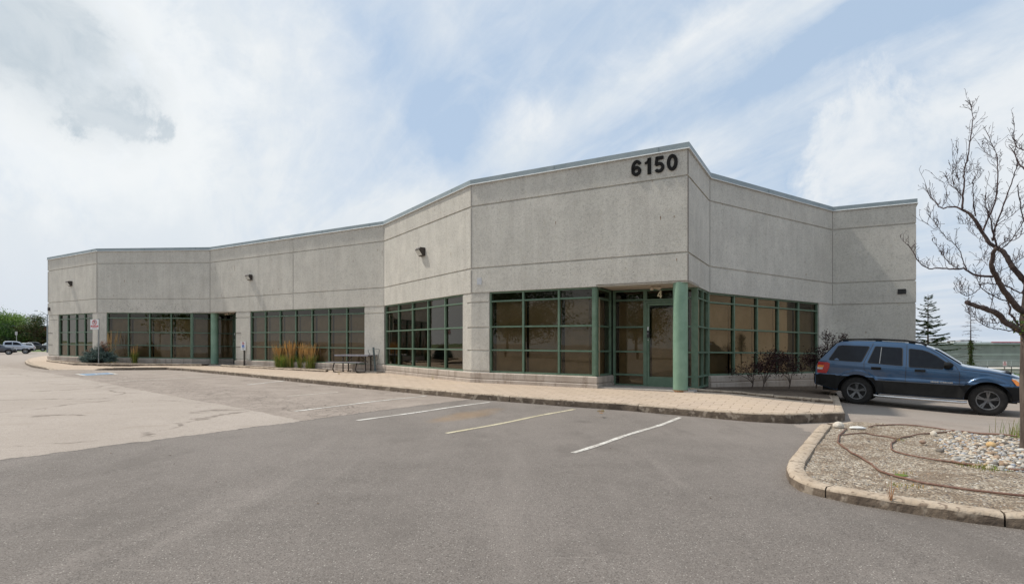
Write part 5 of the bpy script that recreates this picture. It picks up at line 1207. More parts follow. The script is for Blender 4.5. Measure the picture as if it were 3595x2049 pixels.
hl = patch([(3.10, .93), (3.28, .905), (3.345, .82), (3.36, .755), (3.20, .75)], 'headlight', M_HEAD, .010)
patch([(3.09, .90), (3.17, .89), (3.27, .80), (3.25, .755), (3.19, .755)], 'turn_signal', M_AMB, .016, parent=hl)
for x in (.42, 1.36):
    h_ = MB()
    for s_ in (-1, 1):
        yy = wid(x, .99); h_.box((x, s_*(yy+.022), .985+(.03 if x < 1 else 0)), (.20, .028, .040)); h_.box((x, s_*(yy+.012), .995), (.22, .022, .06))
    h_.build('door_handle', M_BLKPL, root)
mr = MB()
for s_ in (-1, 1):
    yy = wid(1.85, 1.10); c = Vector((1.92, s_*(yy+.13), 1.165)); vs_ = []
    for i, (dx_, sc_) in enumerate(((-.085, .75), (-.075, 1.0), (0, 1.0), (.07, .75), (.10, .35))):
        for k in range(10):
            a = 2*math.pi*k/10; vs_.append((c.x+dx_, c.y+.125*sc_*math.cos(a), c.z+.085*sc_*math.sin(a)))
    mr.add(vs_, [(i*10+k, i*10+(k+1) % 10, (i+1)*10+(k+1) % 10, (i+1)*10+k) for i in range(4) for k in range(10)]+[tuple(range(9, -1, -1)), tuple(40+k for k in range(10))]); mr.bar((1.90, s_*(yy-.01), 1.09), (1.92, s_*(yy+.08), 1.13), .10, .05)
mr.build('wing_mirror', M_BLKPL, root, smooth=50)
rl = MB()
for s_ in (-1, 1):
    y = s_*.60; pts = [(-.52, y, 1.665), (-.42, y, 1.745), (.4, y*.99, 1.775), (1.0, y*.98, 1.755), (1.32, y*.97, 1.705), (1.46, y*.96, 1.635)]; rl.tube(pts, .021, 6)
    for x in (-.35, .42, 1.15): rl.box((x, y*.99, interp(SJ['top'], x)+.02), (.14, .05, .07))
rl.build('roof_rail', M_BLKPL, root, smooth=50)
sb = MB()
for s_ in (-1, 1): sb.tube([(.40, s_*.86, .285), (.50, s_*.90, .275), (2.22, s_*.90, .275), (2.30, s_*.86, .285)], .034, 10)
sb.build('side_step', M_CHROME, root, smooth=60)
wp = MB(); wp.bar((2.14, -.55, 1.215), (1.95, .10, 1.335), .02, .012); wp.bar((2.18, .05, 1.21), (1.98, .62, 1.31), .02, .012); wp.build('wiper', M_BLACK, root)
# badge lettering on the front door
def textmesh(body, size, name, m_, parent, M, offset_=0.0, extrude=.001):
    cu = bpy.data.curves.new(name, 'FONT'); cu.body = body; cu.size = size; cu.offset = offset_; cu.extrude = extrude; cu.align_x = 'CENTER'; cu.align_y = 'CENTER'; cu.resolution_u = 3
    to = bpy.data.objects.new(name, cu); COL.objects.link(to); bpy.context.view_layer.update(); me = bpy.data.meshes.new_from_object(to.evaluated_get(bpy.context.evaluated_depsgraph_get())); bpy.data.objects.remove(to); me.name = name
    me.transform(M); me.materials.clear(); me.materials.append(m_); o = bpy.data.objects.new(name, me); COL.objects.link(o); o.parent = parent; return o
yy = wid(1.82, .745); textmesh('GRAND CHEROKEE', .050, 'badge', M_CHROME, root, Matrix.Translation((1.80, -yy-.008, .735)) @ Matrix.Rotation(R(90), 4, 'X'), .002)
# curved band of the fender flares picked out by its own edge
seam([(.49, 1.13), (.505, 1.56)], mat('grey_window_bar', (.16, .17, .18), rough=.4), .018, 'window_bar', .012, bo)
for wp_ in SJ['windows']: seam(wp_+[wp_[0]], M_BLACK, .016, 'window_seal', .009, bo)

# --- vehicles far left
def simple(name, label, cat, px, Z, heading, S, m_, front=True, dzz=0):
    x = (px-XC)/FPX*Z; h = Vector(heading).normalized(); lft = Vector((-h.y, h.x)); p = Vector((x, Z))+lft*(S['W']-.1); 
    if front: p = p-h*S['wb']
    return vehicle(name, label, cat, (p.x, p.y, gz(x, Z)+dzz), h, S, m_, 'vehicles parked at the far left')
SP = dict(W=1.0, RW=.76, wb=3.65, wr=.42, arch=.50, tw=.27, rim=M_ALLOY, spokes=6, top=[(-1.25, 1.15), (-1.20, 1.32), (1.05, 1.34), (1.12, 1.82), (1.3, 1.93), (1.9, 1.97), (2.6, 1.93), (2.95, 1.82), (3.55, 1.36), (4.3, 1.27), (4.55, 1.15), (4.62, .9)], sill=[(-1.25, .55), (4.62, .55)], belt=[(-1.2, 1.28), (1.0, 1.30), (3.5, 1.26), (4.6, 1.1)],
    windows=[[(1.30, 1.80), (2.10, 1.84), (2.12, 1.37), (1.24, 1.38)], [(2.20, 1.84), (2.62, 1.80), (2.85, 1.72), (3.22, 1.42), (3.15, 1.34), (2.20, 1.36)]], seams=[[(2.16, 1.9), (2.16, .6)], [(1.14, 1.85), (1.14, .7)]], ws=(3.0, 3.5))
r_, w_, pt_, gp_, sm_, b_ = simple('parked_pickup', 'silver crew cab pickup behind the grey car at the far left', 'pickup truck', 89, 86, (.79, .61), SP, paint_mat('silver_paint', (.42, .46, .52), .5))
gp_(-1.2, 4.6, .52, .72, 'lower_cladding', M_BLKPL, .02, nxp=50); pt_([(4.25, 1.13), (4.5, 1.10), (4.58, .95), (4.3, .98)], 'headlight', M_HEAD, .012)
bumper(r_, 4.58, 1, .95, .52, .85, 'front_bumper', M_BLKPL, back=.5)
SS = dict(W=.92, RW=.68, wb=2.68, wr=.36, arch=.42, tw=.23, rim=M_ALLOY, spokes=7, top=[(-.90, .95), (-.85, 1.15), (-.55, 1.52), (-.3, 1.62), (.6, 1.66), (1.3, 1.60), (1.65, 1.48), (2.35, 1.10), (3.0, 1.02), (3.38, .90), (3.50, .68)], sill=[(-.9, .42), (.4, .30), (2.3, .30), (3.5, .38)], belt=[(-.9, 1.10), (1.2, 1.02), (2.3, .99), (3.5, .85)],
    windows=[[(-.30, 1.45), (.25, 1.50), (.22, 1.10), (-.42, 1.15)], [(.33, 1.50), (.95, 1.50), (1.02, 1.05), (.30, 1.10)], [(1.05, 1.49), (1.38, 1.44), (1.75, 1.27), (1.98, 1.08), (1.10, 1.05)]], seams=[[(1.03, 1.55), (1.05, .36)]], ws=(1.68, 2.3))
r_, w_, pt_, gp_, sm_, b_ = simple('parked_car', 'dark grey crossover cut by the left edge of the picture', 'car', 30, 76, (.77, .63), SS, paint_mat('dark_grey_paint', (.055, .062, .078), .4))
gp_(-.88, 3.45, lambda x: interp(SS['sill'], x), .52, 'lower_cladding', M_BLKPL, .015, nxp=60); pt_([(2.95, .92), (3.28, .86), (3.34, .79), (3.0, .84)], 'headlight', M_HEAD, .012); bumper(r_, 3.44, 1, .86, .33, .62, 'front_bumper', M_BLKPL, back=.3)
r_, w_, pt_, gp_, sm_, b_ = simple('parked_pickup', 'black pickup with bright alloy wheels nearest the building corner', 'pickup truck', 150, 118, (.79, .61), SP, paint_mat('black_paint', (.012, .012, .016), .2))
pt_([(4.25, 1.13), (4.5, 1.10), (4.58, .95), (4.3, .98)], 'headlight', M_HEAD, .012); bumper(r_, 4.58, 1, .95, .52, .85, 'front_bumper', M_CHROME, back=.3)
SWg = dict(SS); SWg['top'] = [(-.95, .80), (-.93, 1.05), (-.60, 1.55), (-.4, 1.66), (.6, 1.70), (1.3, 1.64), (1.75, 1.48), (2.35, 1.14), (3.0, 1.05), (3.38, .92), (3.50, .68)]
SWg['windows'] = [[(-.48, 1.55), (.30, 1.58), (.28, 1.14), (-.66, 1.18)], SS['windows'][1], SS['windows'][2]]; SWg['rg'] = (-.88, -.62)
r_, w_, pt_, gp_, sm_, b_ = simple('parked_car', 'white estate car facing away behind the silver pickup', 'car', 101, 99, (-.8, -.6), SWg, paint_mat('white_paint', (.68, .69, .70), .05), front=False)
pt_([(-.92, .80), (-.91, 1.02), (-.72, 1.05), (-.78, .82)], 'tail_light', M_REDL, .012); bumper(r_, -.93, -1, .86, .36, .62, 'rear_bumper', M_BLKPL, back=.3)
SV = dict(SP); SV['top'] = [(-1.0, 1.2), (-.95, 2.0), (-.7, 2.25), (2.0, 2.28), (2.6, 2.2), (3.1, 1.8), (3.6, 1.4), (4.2, 1.25), (4.5, .9)]; SV['windows'] = [[(1.9, 1.95), (2.55, 1.92), (3.05, 1.50), (1.9, 1.48)]]; SV['seams'] = []; SV['ws'] = (2.75, 3.5)
simple('parked_van', 'white van with a sloping nose behind the black pickup', 'van', 152, 134, (-.8, -.6), SV, paint_mat('white_paint', None))

# ================================================================== SIGNS AND STREET FURNITURE
def no_parking_sign(root, cx, cz, sc, y, acc=False):
    """panel in the local XZ plane facing -Y"""
    Mx = lambda x, z, d: Matrix.Translation((cx+x, y-d, cz+z)) @ Matrix.Rotation(R(90), 4, 'X')
    w_, h_ = (.30*sc, .45*sc)
    if not acc: w_, h_ = .42*sc, .50*sc
    p = MB(); p.box((cx, y, cz), (w_, .004, h_)); po = p.build('sign_panel', M_WPANEL, root)
    def ring(x, z, r0, r1, m_, name, d):
        o = MB(); n = 28; vs_ = []
        for k in range(n): a = 2*math.pi*k/n; vs_ += [(cx+x+r0*math.cos(a), y-d, cz+z+r0*math.sin(a)), (cx+x+r1*math.cos(a), y-d, cz+z+r1*math.sin(a))]
        o.add(vs_, [(2*k, 2*((k+1) % n), 2*((k+1) % n)+1, 2*k+1) for k in range(n)]); a = R(135); wv = r1*.13; o.add([(cx+x+r1*.95*math.cos(a)-wv*.7, y-d-.0005, cz+z+r1*.95*math.sin(a)-wv*.7), (cx+x-r1*.95*math.cos(a)-wv*.7, y-d-.0005, cz+z-r1*.95*math.sin(a)-wv*.7), (cx+x-r1*.95*math.cos(a)+wv*.7, y-d-.0005, cz+z-r1*.95*math.sin(a)+wv*.7), (cx+x+r1*.95*math.cos(a)+wv*.7, y-d-.0005, cz+z+r1*.95*math.sin(a)+wv*.7)], [(0, 1, 2, 3)])
        o.build(name, m_, po, fix=False)
    if not acc:
        textmesh('P', .20*sc, 'letter', M_INK, po, Mx(.0, .105*sc, .004), .004*sc); ring(0, .105*sc, .098*sc, .125*sc, M_RED, 'prohibition_ring', .0055)
        b = MB(); b.box((cx, y-.003, cz-.085*sc), (.38*sc, .002, .085*sc)); b.build('red_band', M_RED, po); textmesh('FIRE ROUTE', .055*sc, 'lettering', M_WPANEL, po, Mx(0, -.085*sc, .006), .0006)
        textmesh('NO PARKING', .035*sc, 'lettering', M_RED, po, Mx(0, -.155*sc, .004), .0004); textmesh('VEHICLES WILL BE TOWED', .024*sc, 'lettering', M_INK, po, Mx(0, -.20*sc, .004), .0002)
    else:
        textmesh('P', .13*sc, 'letter', M_INK, po, Mx(.0, .135*sc, .004), .002); ring(0, .135*sc, .058*sc, .075*sc, M_RED, 'prohibition_ring', .0055)
        b = MB(); b.box((cx, y-.003, cz-.015*sc), (.14*sc, .002, .14*sc)); b.build('blue_field', M_BLUE, po)
        k = MB(); 
        for pts_, wd_ in (([(-.01, .045), (-.005, .005), (.03, .003), (.042, -.035)], .011), (arc(.0, -.02, .034, .034, 130, 330, 12), .009), ([(-.012, .055), (-.008, .050)], .018)):
            stroke(k, [(a*sc, b_*sc-.015*sc) for a, b_ in pts_], wd_*sc, lambda u, v, t: (cx+u, y-.0045-t, cz+v), .001)
        k.build('wheelchair_symbol', M_WPANEL, po); textmesh('BY PERMIT', .036*sc, 'lettering', M_INK, po, Mx(0, -.13*sc, .004), .0004); textmesh('ONLY', .036*sc, 'lettering', M_INK, po, Mx(0, -.175*sc, .004), .0004)
def uz(px, py, y): return CAMH-(py-YC)*y/FPX
ys = 28.4; xs1 = (346.5-XC)/FPX*ys; zb = .42-K*xs1; t_ = empty('no_parking_sign', (xs1, ys, zb-.1), 0, 'tall no parking sign with red ring on a grey post by the blue spruce shrub', 'sign')
ztop = uz(345, 1118, ys)-(zb-.1); m_ = MB(); m_.box((0, 0, ztop/2), (.045, .03, ztop)); m_.build('post', M_GALV, t_); no_parking_sign(t_, -.185, ztop-.30, 1.02, -.035)
b2 = MB(); b2.box((-.10, -.022, ztop-.045), (.24, .012, .03)); b2.box((-.10, -.022, ztop-.545), (.24, .012, .03)); b2.build('bracket', M_GALV, t_)
ys = 28.1; xs2 = (857.5-XC)/FPX*ys; zb = .40-K*xs2; t_ = empty('accessible_parking_sign', (xs2, ys, zb-.05), R(-12), 'low white accessible parking sign on a dark post before the narrow pier', 'sign')
ztop = uz(855, 1227, ys)-(zb-.05); m_ = MB(); m_.box((0, 0, ztop/2+.1), (.055, .05, ztop+.2)); m_.build('post', M_BRONZE, t_); no_parking_sign(t_, -.035, ztop+.19, .95, -.034, acc=True)
# picnic table
def picnic():
    yt = 23.75; cx = (1256-XC)/FPX*yt; z0 = swz(cx, yt-.3); dd = d23; ang = math.atan2(-.44, .87); t_ = empty('picnic_table', (cx, yt-.15, .315-K*cx), ang, 'grey topped picnic table with attached benches on dark tube legs', 'picnic table')
    M_TOP = mat('grey_plastic_table_top', (.24, .23, .26), (.30, .29, .32), scale=6, rough=.5); L = 1.85
    a = MB(); a.box((0, 0, .735), (L, .72, .045)); a.box((0, -.345, .715), (L-.02, .02, .04)); a.box((0, .345, .715), (L-.02, .02, .04)); ao = a.build('table_top', M_TOP, t_)
    for s_ in (-1, 1): b = MB(); b.box((0, s_*.72, .445), (L, .27, .035)); b.build('bench', M_TOP, t_)
    for s_ in (-1, 1):
        x = s_*.62; f = MB()
        for e in (-1, 1):
            f.tube([(x, e*.16, .71), (x, e*.16, .36), (x, e*.16, .03)], .028, 6)
            f.tube([(x, e*.10, .03), (x, e*.55, .025), (x, e*.70, .06), (x, e*.755, .16), (x, e*.70, .34), (x, e*.66, .43)], .027, 6)
            f.tube([(x, e*.10, .12), (x, e*.66, .12)], .0, 3)
        f.tube([(x, -.30, .70), (x, .30, .70)], .018, 6); f.tube([(x, 0, .42), (x-s_*.40, 0, .70)], .014, 5); f.build('leg_frame', M_BRONZE, t_, smooth=60)
picnic()
# leaning post with an empty wire bag frame on its slab
yp = 23.2; xp = (1318-XC)/FPX*yp; zp = .335-K*xp
t_ = tag(MB(), None) if False else None
sl_ = MB(); sl_.box((0, 0, .03), (.62, .52, .06)); slo = sl_.build('concrete_slab', mat('slab_concrete', (.40, .34, .28), (.50, .44, .37), scale=6, rough=.95, bump=.5)); slo.location = (xp, yp, zp); slo.rotation_euler = (0, 0, -.55); tag(slo, 'small square concrete slab under the leaning post', 'slab')
t_ = empty('bag_holder', (xp, yp, zp+.06), 0, 'leaning grey steel post holding an empty wire bag frame', 'bag holder')
M_GP = mat('grey_green_steel', (.07, .10, .105), (.12, .15, .15), scale=12, rough=.5, metal=.3)
m_ = MB(); m_.bar((0, 0, 0), (-.085, 0, 1.0), .075, .04, up=(0, 1, 0)); m_.box((.0, 0, .01), (.16, .12, .02)); m_.build('post', M_GP, t_)
m_ = MB(); m_.tube([(-.30, -.04, .86), (-.28, -.05, .905), (-.06, -.05, .91), (.16, -.05, .92), (.18, -.04, .89), (.11, -.02, .50), (.07, .0, .45), (-.08, .0, .45), (-.14, .0, .47), (-.30, -.04, .86)], .011, 6); m_.build('wire_frame', M_GP, t_, smooth=60)
# lamp post far left
yl = 101; xl = (166-XC)/FPX*yl; t_ = empty('street_lamp', (xl, yl, gz(xl, yl)), 0, 'tall street lamp with a curved arm behind the left corner of the building', 'street lamp')
zl = uz(166, 1103, yl)-gz(xl, yl); m_ = MB(); m_.tube([(0, 0, 0), (0, 0, zl)], [.12, .08], 8); m_.build('post', M_GALV, t_, smooth=60)
m_ = MB(); m_.tube([(0, 0, zl-.15), (-.7, 0, zl+.30), (-1.3, 0, zl+.58), (-1.75, 0, zl+.66)], .05, 6); m_.build('arm', M_GALV, t_, smooth=60)
m_ = MB(); m_.box((-2.0, 0, zl+.66), (.55, .22, .10)); m_.build('lamp_head', M_GALV, t_)
# small sign seen between the far left trees, and the brown building behind them
m_ = MB(); m_.box((0, 0, 2.75), (.42, .03, .6)); m_.box((0, .05, 1.4), (.05, .06, 2.8)); o = m_.build('roadside_sign', mat('sign_back_grey', (.35, .36, .36), rough=.5)); x = (57-XC)/FPX*96; o.location = (x, 96, gz(x, 96)+.6); tag(o, 'small grey roadside sign among the trees above the silver pickup', 'sign')
def block(name, label, c, size, rz, m_, extra=None):
    t_ = empty(name, c, rz, label, 'building'); a = MB(); a.box((0, 0, size[2]/2-1), (size[0], size[1], size[2]+2)); a.build('wall', m_, t_); r = MB(); r.box((0, 0, size[2]+.12), (size[0]+.3, size[1]+.3, .24)); r.build('roof', M_FLASH, t_)
    if extra: extra(t_, size)
    return t_
M_RB = mat('brown_brick', (.20, .09, .06), (.28, .14, .10), scale=5, rough=.9); M_WIN = mat('distant_window', (.04, .05, .06), rough=.15)
def wins(t_, s):
    for i in range(6): m_ = MB(); m_.box((-s[0]/2+s[0]*(i+.5)/6, -s[1]/2-.03, s[2]*.55), (s[0]/9, .08, s[2]*.3)); m_.build('window', M_WIN, t_)
x = (150-XC)/FPX*150; block('brown_building', 'reddish brown low building glimpsed between the trees and the street lamp', (x, 158, gz(x, 158)), (24, 14, 6.2), .3, M_RB, wins)
x = (-10-XC)/FPX*185; block('white_building', 'pale low building far behind the left trees', (x, 190, gz(x, 190)), (60, 20, 3.6), .2, mat('white_metal_cladding', (.55, .57, .58), (.62, .64, .65), scale=3, rough=.6), wins)
# hedge line in the far distance
hg = MB(); r = random.Random(77)
for _ in range(9000):
    x = r.uniform(-420, -60); y = 225+r.uniform(-6, 6)-x*.12; leaf(hg, (x, y, gz(x, y)+abs(r.gauss(0, 1))*2.6*(1+.5*math.sin(x*.13)+.4*math.sin(x*.031))), 2.0*r.uniform(.6, 1.4), r, .1, .8, r.randrange(2))
tag(hg.build('distant_woodland', LG, fix=False), 'far green tree line along the left horizon', 'woodland', kind='stuff')

# long grey warehouse behind the car on the right
yw = 120.0; xw0 = (3225-XC)/FPX*yw; xw1 = (4700-XC)/FPX*yw; zt = lambda py: uz(0, py, yw)
t_ = empty('warehouse', ((xw0+xw1)/2, yw+15, zt(1330)), 0, 'long grey warehouse with a pale band beyond the fence on the right', 'building'); zr = zt(1330)
M_W1 = mat('warehouse_grey', (.24, .25, .235), (.29, .30, .28), scale=.6, rough=.8); M_W2 = mat('warehouse_pale_band', (.38, .40, .37), (.42, .44, .41), scale=.6, rough=.8); M_W3 = mat('warehouse_white', (.55, .60, .60), (.62, .66, .66), scale=.6, rough=.6)
def wpart(name, x0, x1, p0, p1, m_, y0=0, dep=.3, parent=None):
    a = MB(); z1, z0 = zt(p0), zt(p1); X0_ = (x0-XC)/FPX*yw; X1_ = (x1-XC)/FPX*yw; a.box(((X0_+X1_)/2-(xw0+xw1)/2, -15+y0, (z0+z1)/2-zr), (X1_-X0_, dep, z1-z0)); return a.build(name, m_, parent or t_)
wpart('upper_wall', 3225, 4700, 1208, 1240, M_W1, 7.5, 15); wpart('pale_band', 3225, 4700, 1240, 1247.5, M_W2, 7.45, 15); wpart('lower_wall', 3225, 4700, 1247.5, 1330, mat('warehouse_lower', (.30, .31, .29), (.35, .36, .34), scale=.6, rough=.8), 7.5, 15); wpart('roof_edge', 3225, 4700, 1206, 1208, M_W3, 7.3, 15.4)
wpart('parapet', 3225, 3486, 1203.2, 1206, mat('warehouse_olive', (.27, .27, .22), rough=.8), 7.4, 15); pr_ = wpart('rooftop_storey', 3440, 4700, 1197, 1206, M_W3, 13, 12); wpart('window_strip', 3539, 4700, 1202.5, 1205, M_WIN, 6.95, .1, pr_); wpart('red_stripe', 3578, 4700, 1197.5, 1200.5, mat('red_fascia', (.35, .05, .07), rough=.5), 6.9, .15, pr_)
wpart('rooftop_unit', 3503, 3556, 1192, 1196.8, mat('rooftop_unit_grey', (.22, .20, .20), (.35, .33, .33), scale=.8, rough=.7), 12, 4); wpart('vent', 3555, 3561, 1214, 1216, M_BLACK, -.1, .1)
# chain link fence in front of it
yf = 88.0
def fence(y, p_top, p_bot, x0, x1, label, m_, step, mesh=True, rails=(0,)):
    X0_, X1_ = (x0-XC)/FPX*y, (x1-XC)/FPX*y; t_ = empty('fence', (X0_, y, uz(0, p_bot, y)), 0, label, 'fence'); h = uz(0, p_top, y)-uz(0, p_bot, y); n = int((X1_-X0_)/step)
    for i in range(n+1): m2 = MB(); m2.tube([(i*step, 0, 0), (i*step, 0, h)], .035, 6); m2.build('post', m_, t_)
    m2 = MB()
    for f_ in rails: m2.tube([(0, 0, h*(1-f_)), (n*step, 0, h*(1-f_))], .03, 6)
    m2.build('rail', m_, t_)
    if mesh:
        mm = MB(); k = 0; s_ = .22
        while k*s_ < n*step:
            for d_ in (1, -1): mm.tube([(k*s_, 0, 0 if d_ > 0 else h), (min(n*step, k*s_+h), 0, h if d_ > 0 else 0)], .006, 3, cap=False)
            k += 1
        mm.build('wire_mesh', m_, t_)
fence(70.0, 1264, 1322, 3300, 3760, 'pale chain link fence in front of the grey warehouse', mat('fence_galvanised', (.42, .44, .44), rough=.5, metal=.3), 3.0)
fence(56.0, 1285.5, 1330, 3300, 3760, 'dark low railing nearer than the chain link fence', M_BRONZE, 2.4, mesh=False, rails=(0, .3))
m_ = MB(); xg = (3480-XC)/FPX*64; m_.box((0, 0, 0), (9, 3, .5)); o = m_.build('concrete_ramp', mat('pale_concrete', (.55, .50, .44), rough=.9)); o.location = ((3470-XC)/FPX*64, 64, uz(0, 1298, 64)); tag(o, 'pale concrete ledge below the dark railing on the right', 'ledge')
ysg = 34.0; xsg = (3526-XC)/FPX*ysg; zg = gz(xsg, ysg); t_ = empty('no_parking_sign', (xsg, ysg, zg), 0, 'small square no parking sign above the bright green bush on the right', 'sign'); zz1 = uz(0, 1270, ysg)-zg; m_ = MB(); m_.box((.03, .02, zz1/2-.1), (.05, .04, zz1-.1)); m_.build('post', M_GALV, t_)
no_parking_sign(t_, 0, zz1-.10, .56, -.03)
# neighbour out to the right whose sunlit wall shows in the right-hand windows
t_ = block('neighbour_building', 'pale sunlit concrete neighbour mirrored in the windows behind the parked car', (37.5, 14.5, gz(30, 14)), (17, 22, 7.2), -.54, mat('sunlit_beige_concrete', (.62, .52, .40), (.70, .60, .47), scale=1.2, rough=.9))

# ================================================================== BARE TREE
def bare_tree():
    dep = 7.6; x0 = (3608-XC)/FPX*dep; zb = .10-K*x0; root = empty('bare_tree', (x0, dep, zb), 0, 'bare dying tree with broken limb and few leaves at the right edge', 'tree'); r = random.Random(9)
    def W(zx, zy, d=0.0): px, py = 3100+zx/1.7131, 350+zy/1.7131; y = dep+d; return Vector(((px-XC)/FPX*y-x0, d, CAMH-(py-YC)*y/FPX-zb))
    tr = MB(); pxb = lambda px, py, d=0: Vector(((px-XC)/FPX*(dep+d)-x0, d, CAMH-(py-YC)*(dep+d)/FPX-zb))
    tr.tube(smoothpts([tuple(pxb(3618, 1580)), tuple(pxb(3616, 1480)), tuple(pxb(3611, 1350)), tuple(pxb(3612, 1240)), tuple(pxb(3611, 1150)), tuple(pxb(3607, 1060)), tuple(pxb(3608, 980)), tuple(pxb(3613, 900))], 3), [.12, .112, .107, .103, .10, .098, .096, .094, .092, .09, .088, .088, .09, .096, .075, .06, .05, .045, .04, .036, .032, .03], 10)
    tr.build('trunk', M_BARK, root, smooth=60)
    limbs = [  # (points in survey units, start radius, end radius, depth drift)
        ([(850, 1285), (800, 1240), (745, 1170), (705, 1110), (680, 1062), (657, 1020), (655, 975), (668, 915), (684, 890)], .052, .030, -.5),
        ([(880, 1130), (848, 1085), (800, 1030), (755, 965), (722, 912), (690, 893), (642, 862), (596, 790), (545, 712), (512, 680), (478, 664)], .050, .022, .3),
        ([(478, 664), (450, 650), (400, 645), (352, 652), (318, 622), (280, 575), (256, 512)], .018, .005, .5),
        ([(478, 655), (480, 600), (488, 500), (490, 430), (510, 340), (525, 250), (538, 130), (535, 60), (530, 34)], .017, .004, .2),
        ([(555, 700), (547, 640), (545, 590), (538, 492)], .013, .005, -.2),
        ([(596, 790), (640, 700), (672, 620), (688, 540), (690, 440), (688, 352), (662, 280), (617, 188)], .017, .004, .4),
        ([(688, 352), (640, 338), (600, 300), (572, 258)], .006, .003, .2),
        ([(660, 850), (672, 780), (700, 700), (745, 580), (778, 480), (800, 420), (806, 388)], .016, .005, -.3),
        ([(690, 890), (668, 830), (655, 760), (640, 700), (615, 640), (622, 560)], .016, .005, -.4),
        ([(665, 1062), (600, 1062), (545, 1050), (485, 1016), (420, 1018), (340, 1012), (280, 1015), (225, 985), (190, 930), (150, 875), (120, 850)], .022, .004, .5),
        ([(503, 1022), (478, 960), (460, 900), (420, 860), (380, 830), (330, 760), (295, 720), (262, 684)], .010, .003, .2),
        ([(345, 770), (300, 770), (262, 742)], .005, .002, .1),
        ([(455, 1015), (400, 985), (365, 940), (338, 895), (292, 842)], .008, .003, -.2),
        ([(385, 1010), (365, 950), (345, 930)], .005, .002, .1),
        ([(840, 1398), (785, 1362), (730, 1330), (690, 1285), (640, 1268), (600, 1250), (555, 1236), (500, 1217)], .055, .036, -.4),
        ([(645, 1262), (665, 1180), (680, 1112)], .007, .004, 0),
        ([(700, 1335), (680, 1345), (640, 1338), (590, 1325), (545, 1300)], .008, .003, -.1),
        ([(830, 1395), (760, 1388), (700, 1378), (640, 1368), (590, 1345), (560, 1320), (520, 1290), (492, 1266)], .012, .003, -.2),
        ([(848, 1165), (800, 1150), (740, 1118), (680, 1108), (600, 1106), (585, 1125), (545, 1165), (500, 1178), (465, 1160), (435, 1120)], .015, .004, .2),
        ([(500, 1178), (480, 1150), (484, 1100)], .005, .002, 0), ([(465, 1160), (425, 1158)], .004, .002, 0),
        ([(575, 1100), (560, 1060), (550, 1015)], .006, .003, 0), ([(745, 1210), (700, 1195), (640, 1165), (600, 1140), (580, 1110)], .012, .006, 0),
        ([(815, 1360), (785, 1310), (760, 1290), (765, 1250), (745, 1215)], .020, .012, .1),
        ([(900, 445), (840, 408), (805, 360), (790, 320), (757, 276)], .016, .005, .3), ([(900, 350), (848, 305), (812, 292), (792, 262), (788, 230), (790, 145)], .012, .004, .4),
        ([(700, 880), (740, 850), (800, 840), (860, 790), (900, 760)], .010, .005, .3), ([(665, 790), (700, 740), (760, 710), (820, 660), (870, 640)], .008, .004, -.3),
        ([(808, 515), (820, 600), (838, 690), (870, 780)], .008, .010, .2), ([(672, 1050), (720, 1020), (790, 990), (850, 940)], .007, .004, .2),
        ([(610, 760), (640, 690), (610, 640), (612, 575)], .008, .003, .3), ([(700, 900), (760, 860), (800, 800), (850, 720)], .010, .006, -.5),
        ([(460, 560), (430, 520), (415, 450), (420, 405)], .007, .003, -.2), ([(475, 580), (440, 540), (400, 510), (385, 470)], .006, .003, .2), ([(452, 640), (470, 560), (440, 400), (453, 300)], .006, .002, .3),
        ([(350, 650), (385, 600), (362, 500), (335, 488)], .006, .002, .1), ([(500, 520), (545, 500), (585, 460), (606, 422)], .005, .002, .1), ([(500, 440), (530, 430), (572, 402)], .004, .002, .1),
        ([(640, 850), (600, 850), (560, 820), (510, 782)], .006, .002, .2), ([(600, 800), (545, 760), (450, 742)], .005, .002, -.2), ([(560, 1000), (600, 960), (640, 965), (700, 985)], .005, .002, -.2),
        ([(650, 1000), (620, 985), (592, 905)], .005, .002, .1), ([(760, 1120), (790, 1180), (785, 1200)], .006, .003, 0), ([(790, 1130), (770, 1080), (765, 1020)], .005, .002, 0)]
    limbs += [([(2*862-a, b+dy_) for a, b in limbs[i_][0]], limbs[i_][1], limbs[i_][2], dd_) for i_, dy_, dd_ in ((0, -60, .6), (1, 40, -.5), (9, -30, .7), (7, -80, .4), (5, -20, -.4), (10, -20, .5))]
    for L_, ra_, rb_, dr_ in limbs:
        ra_ = ra_*(.80 if ra_ > .015 else .72); rb_ = rb_*.75
        P_ = smoothpts([tuple(W(a, b, dr_*i/(len(L_)-1))) for i, (a, b) in enumerate(L_)], 4); n = len(P_); b = MB()
        pts = [Vector(p)+Vector((r.gauss(0, .004), 0, r.gauss(0, .004))) for p in P_]; b.tube(pts, [ra_+(rb_-ra_)*(i/(n-1))**.8*1.0+ (r.uniform(-.05, .08)*ra_) for i in range(n)], 7 if ra_ > .015 else 5)
        # twigs
        tot = sum((pts[i+1]-pts[i]).length for i in range(n-1)); k = int(tot/(.040 if ra_ < .03 else .10)); 
        for _ in range(k):
            i = min(n-2, int((n-1)*r.uniform(.12, 1.0))); p = pts[i].lerp(pts[i+1], r.random()); d = (pts[i+1]-pts[i]).normalized(); s_ = r.choice((-1, 1)); side = Vector((d.z, r.uniform(-.6, .6), -d.x))*s_
            if side.z < -.3: side = -side
            dir_ = (d*.7+side*.8+Vector((0, 0, .35))).normalized(); l = r.choice((.05, .09, .14, .22))*r.uniform(.7, 1.3); q = p; seg = [p.copy()]
            for j in range(3): dir_ = (dir_+Vector((r.gauss(0, .25), r.gauss(0, .25), .22+r.gauss(0, .12)))).normalized(); q = q+dir_*l/3; seg.append(q.copy())
            b.tube(seg, [.0030, .0024, .0020, .0024], 3)
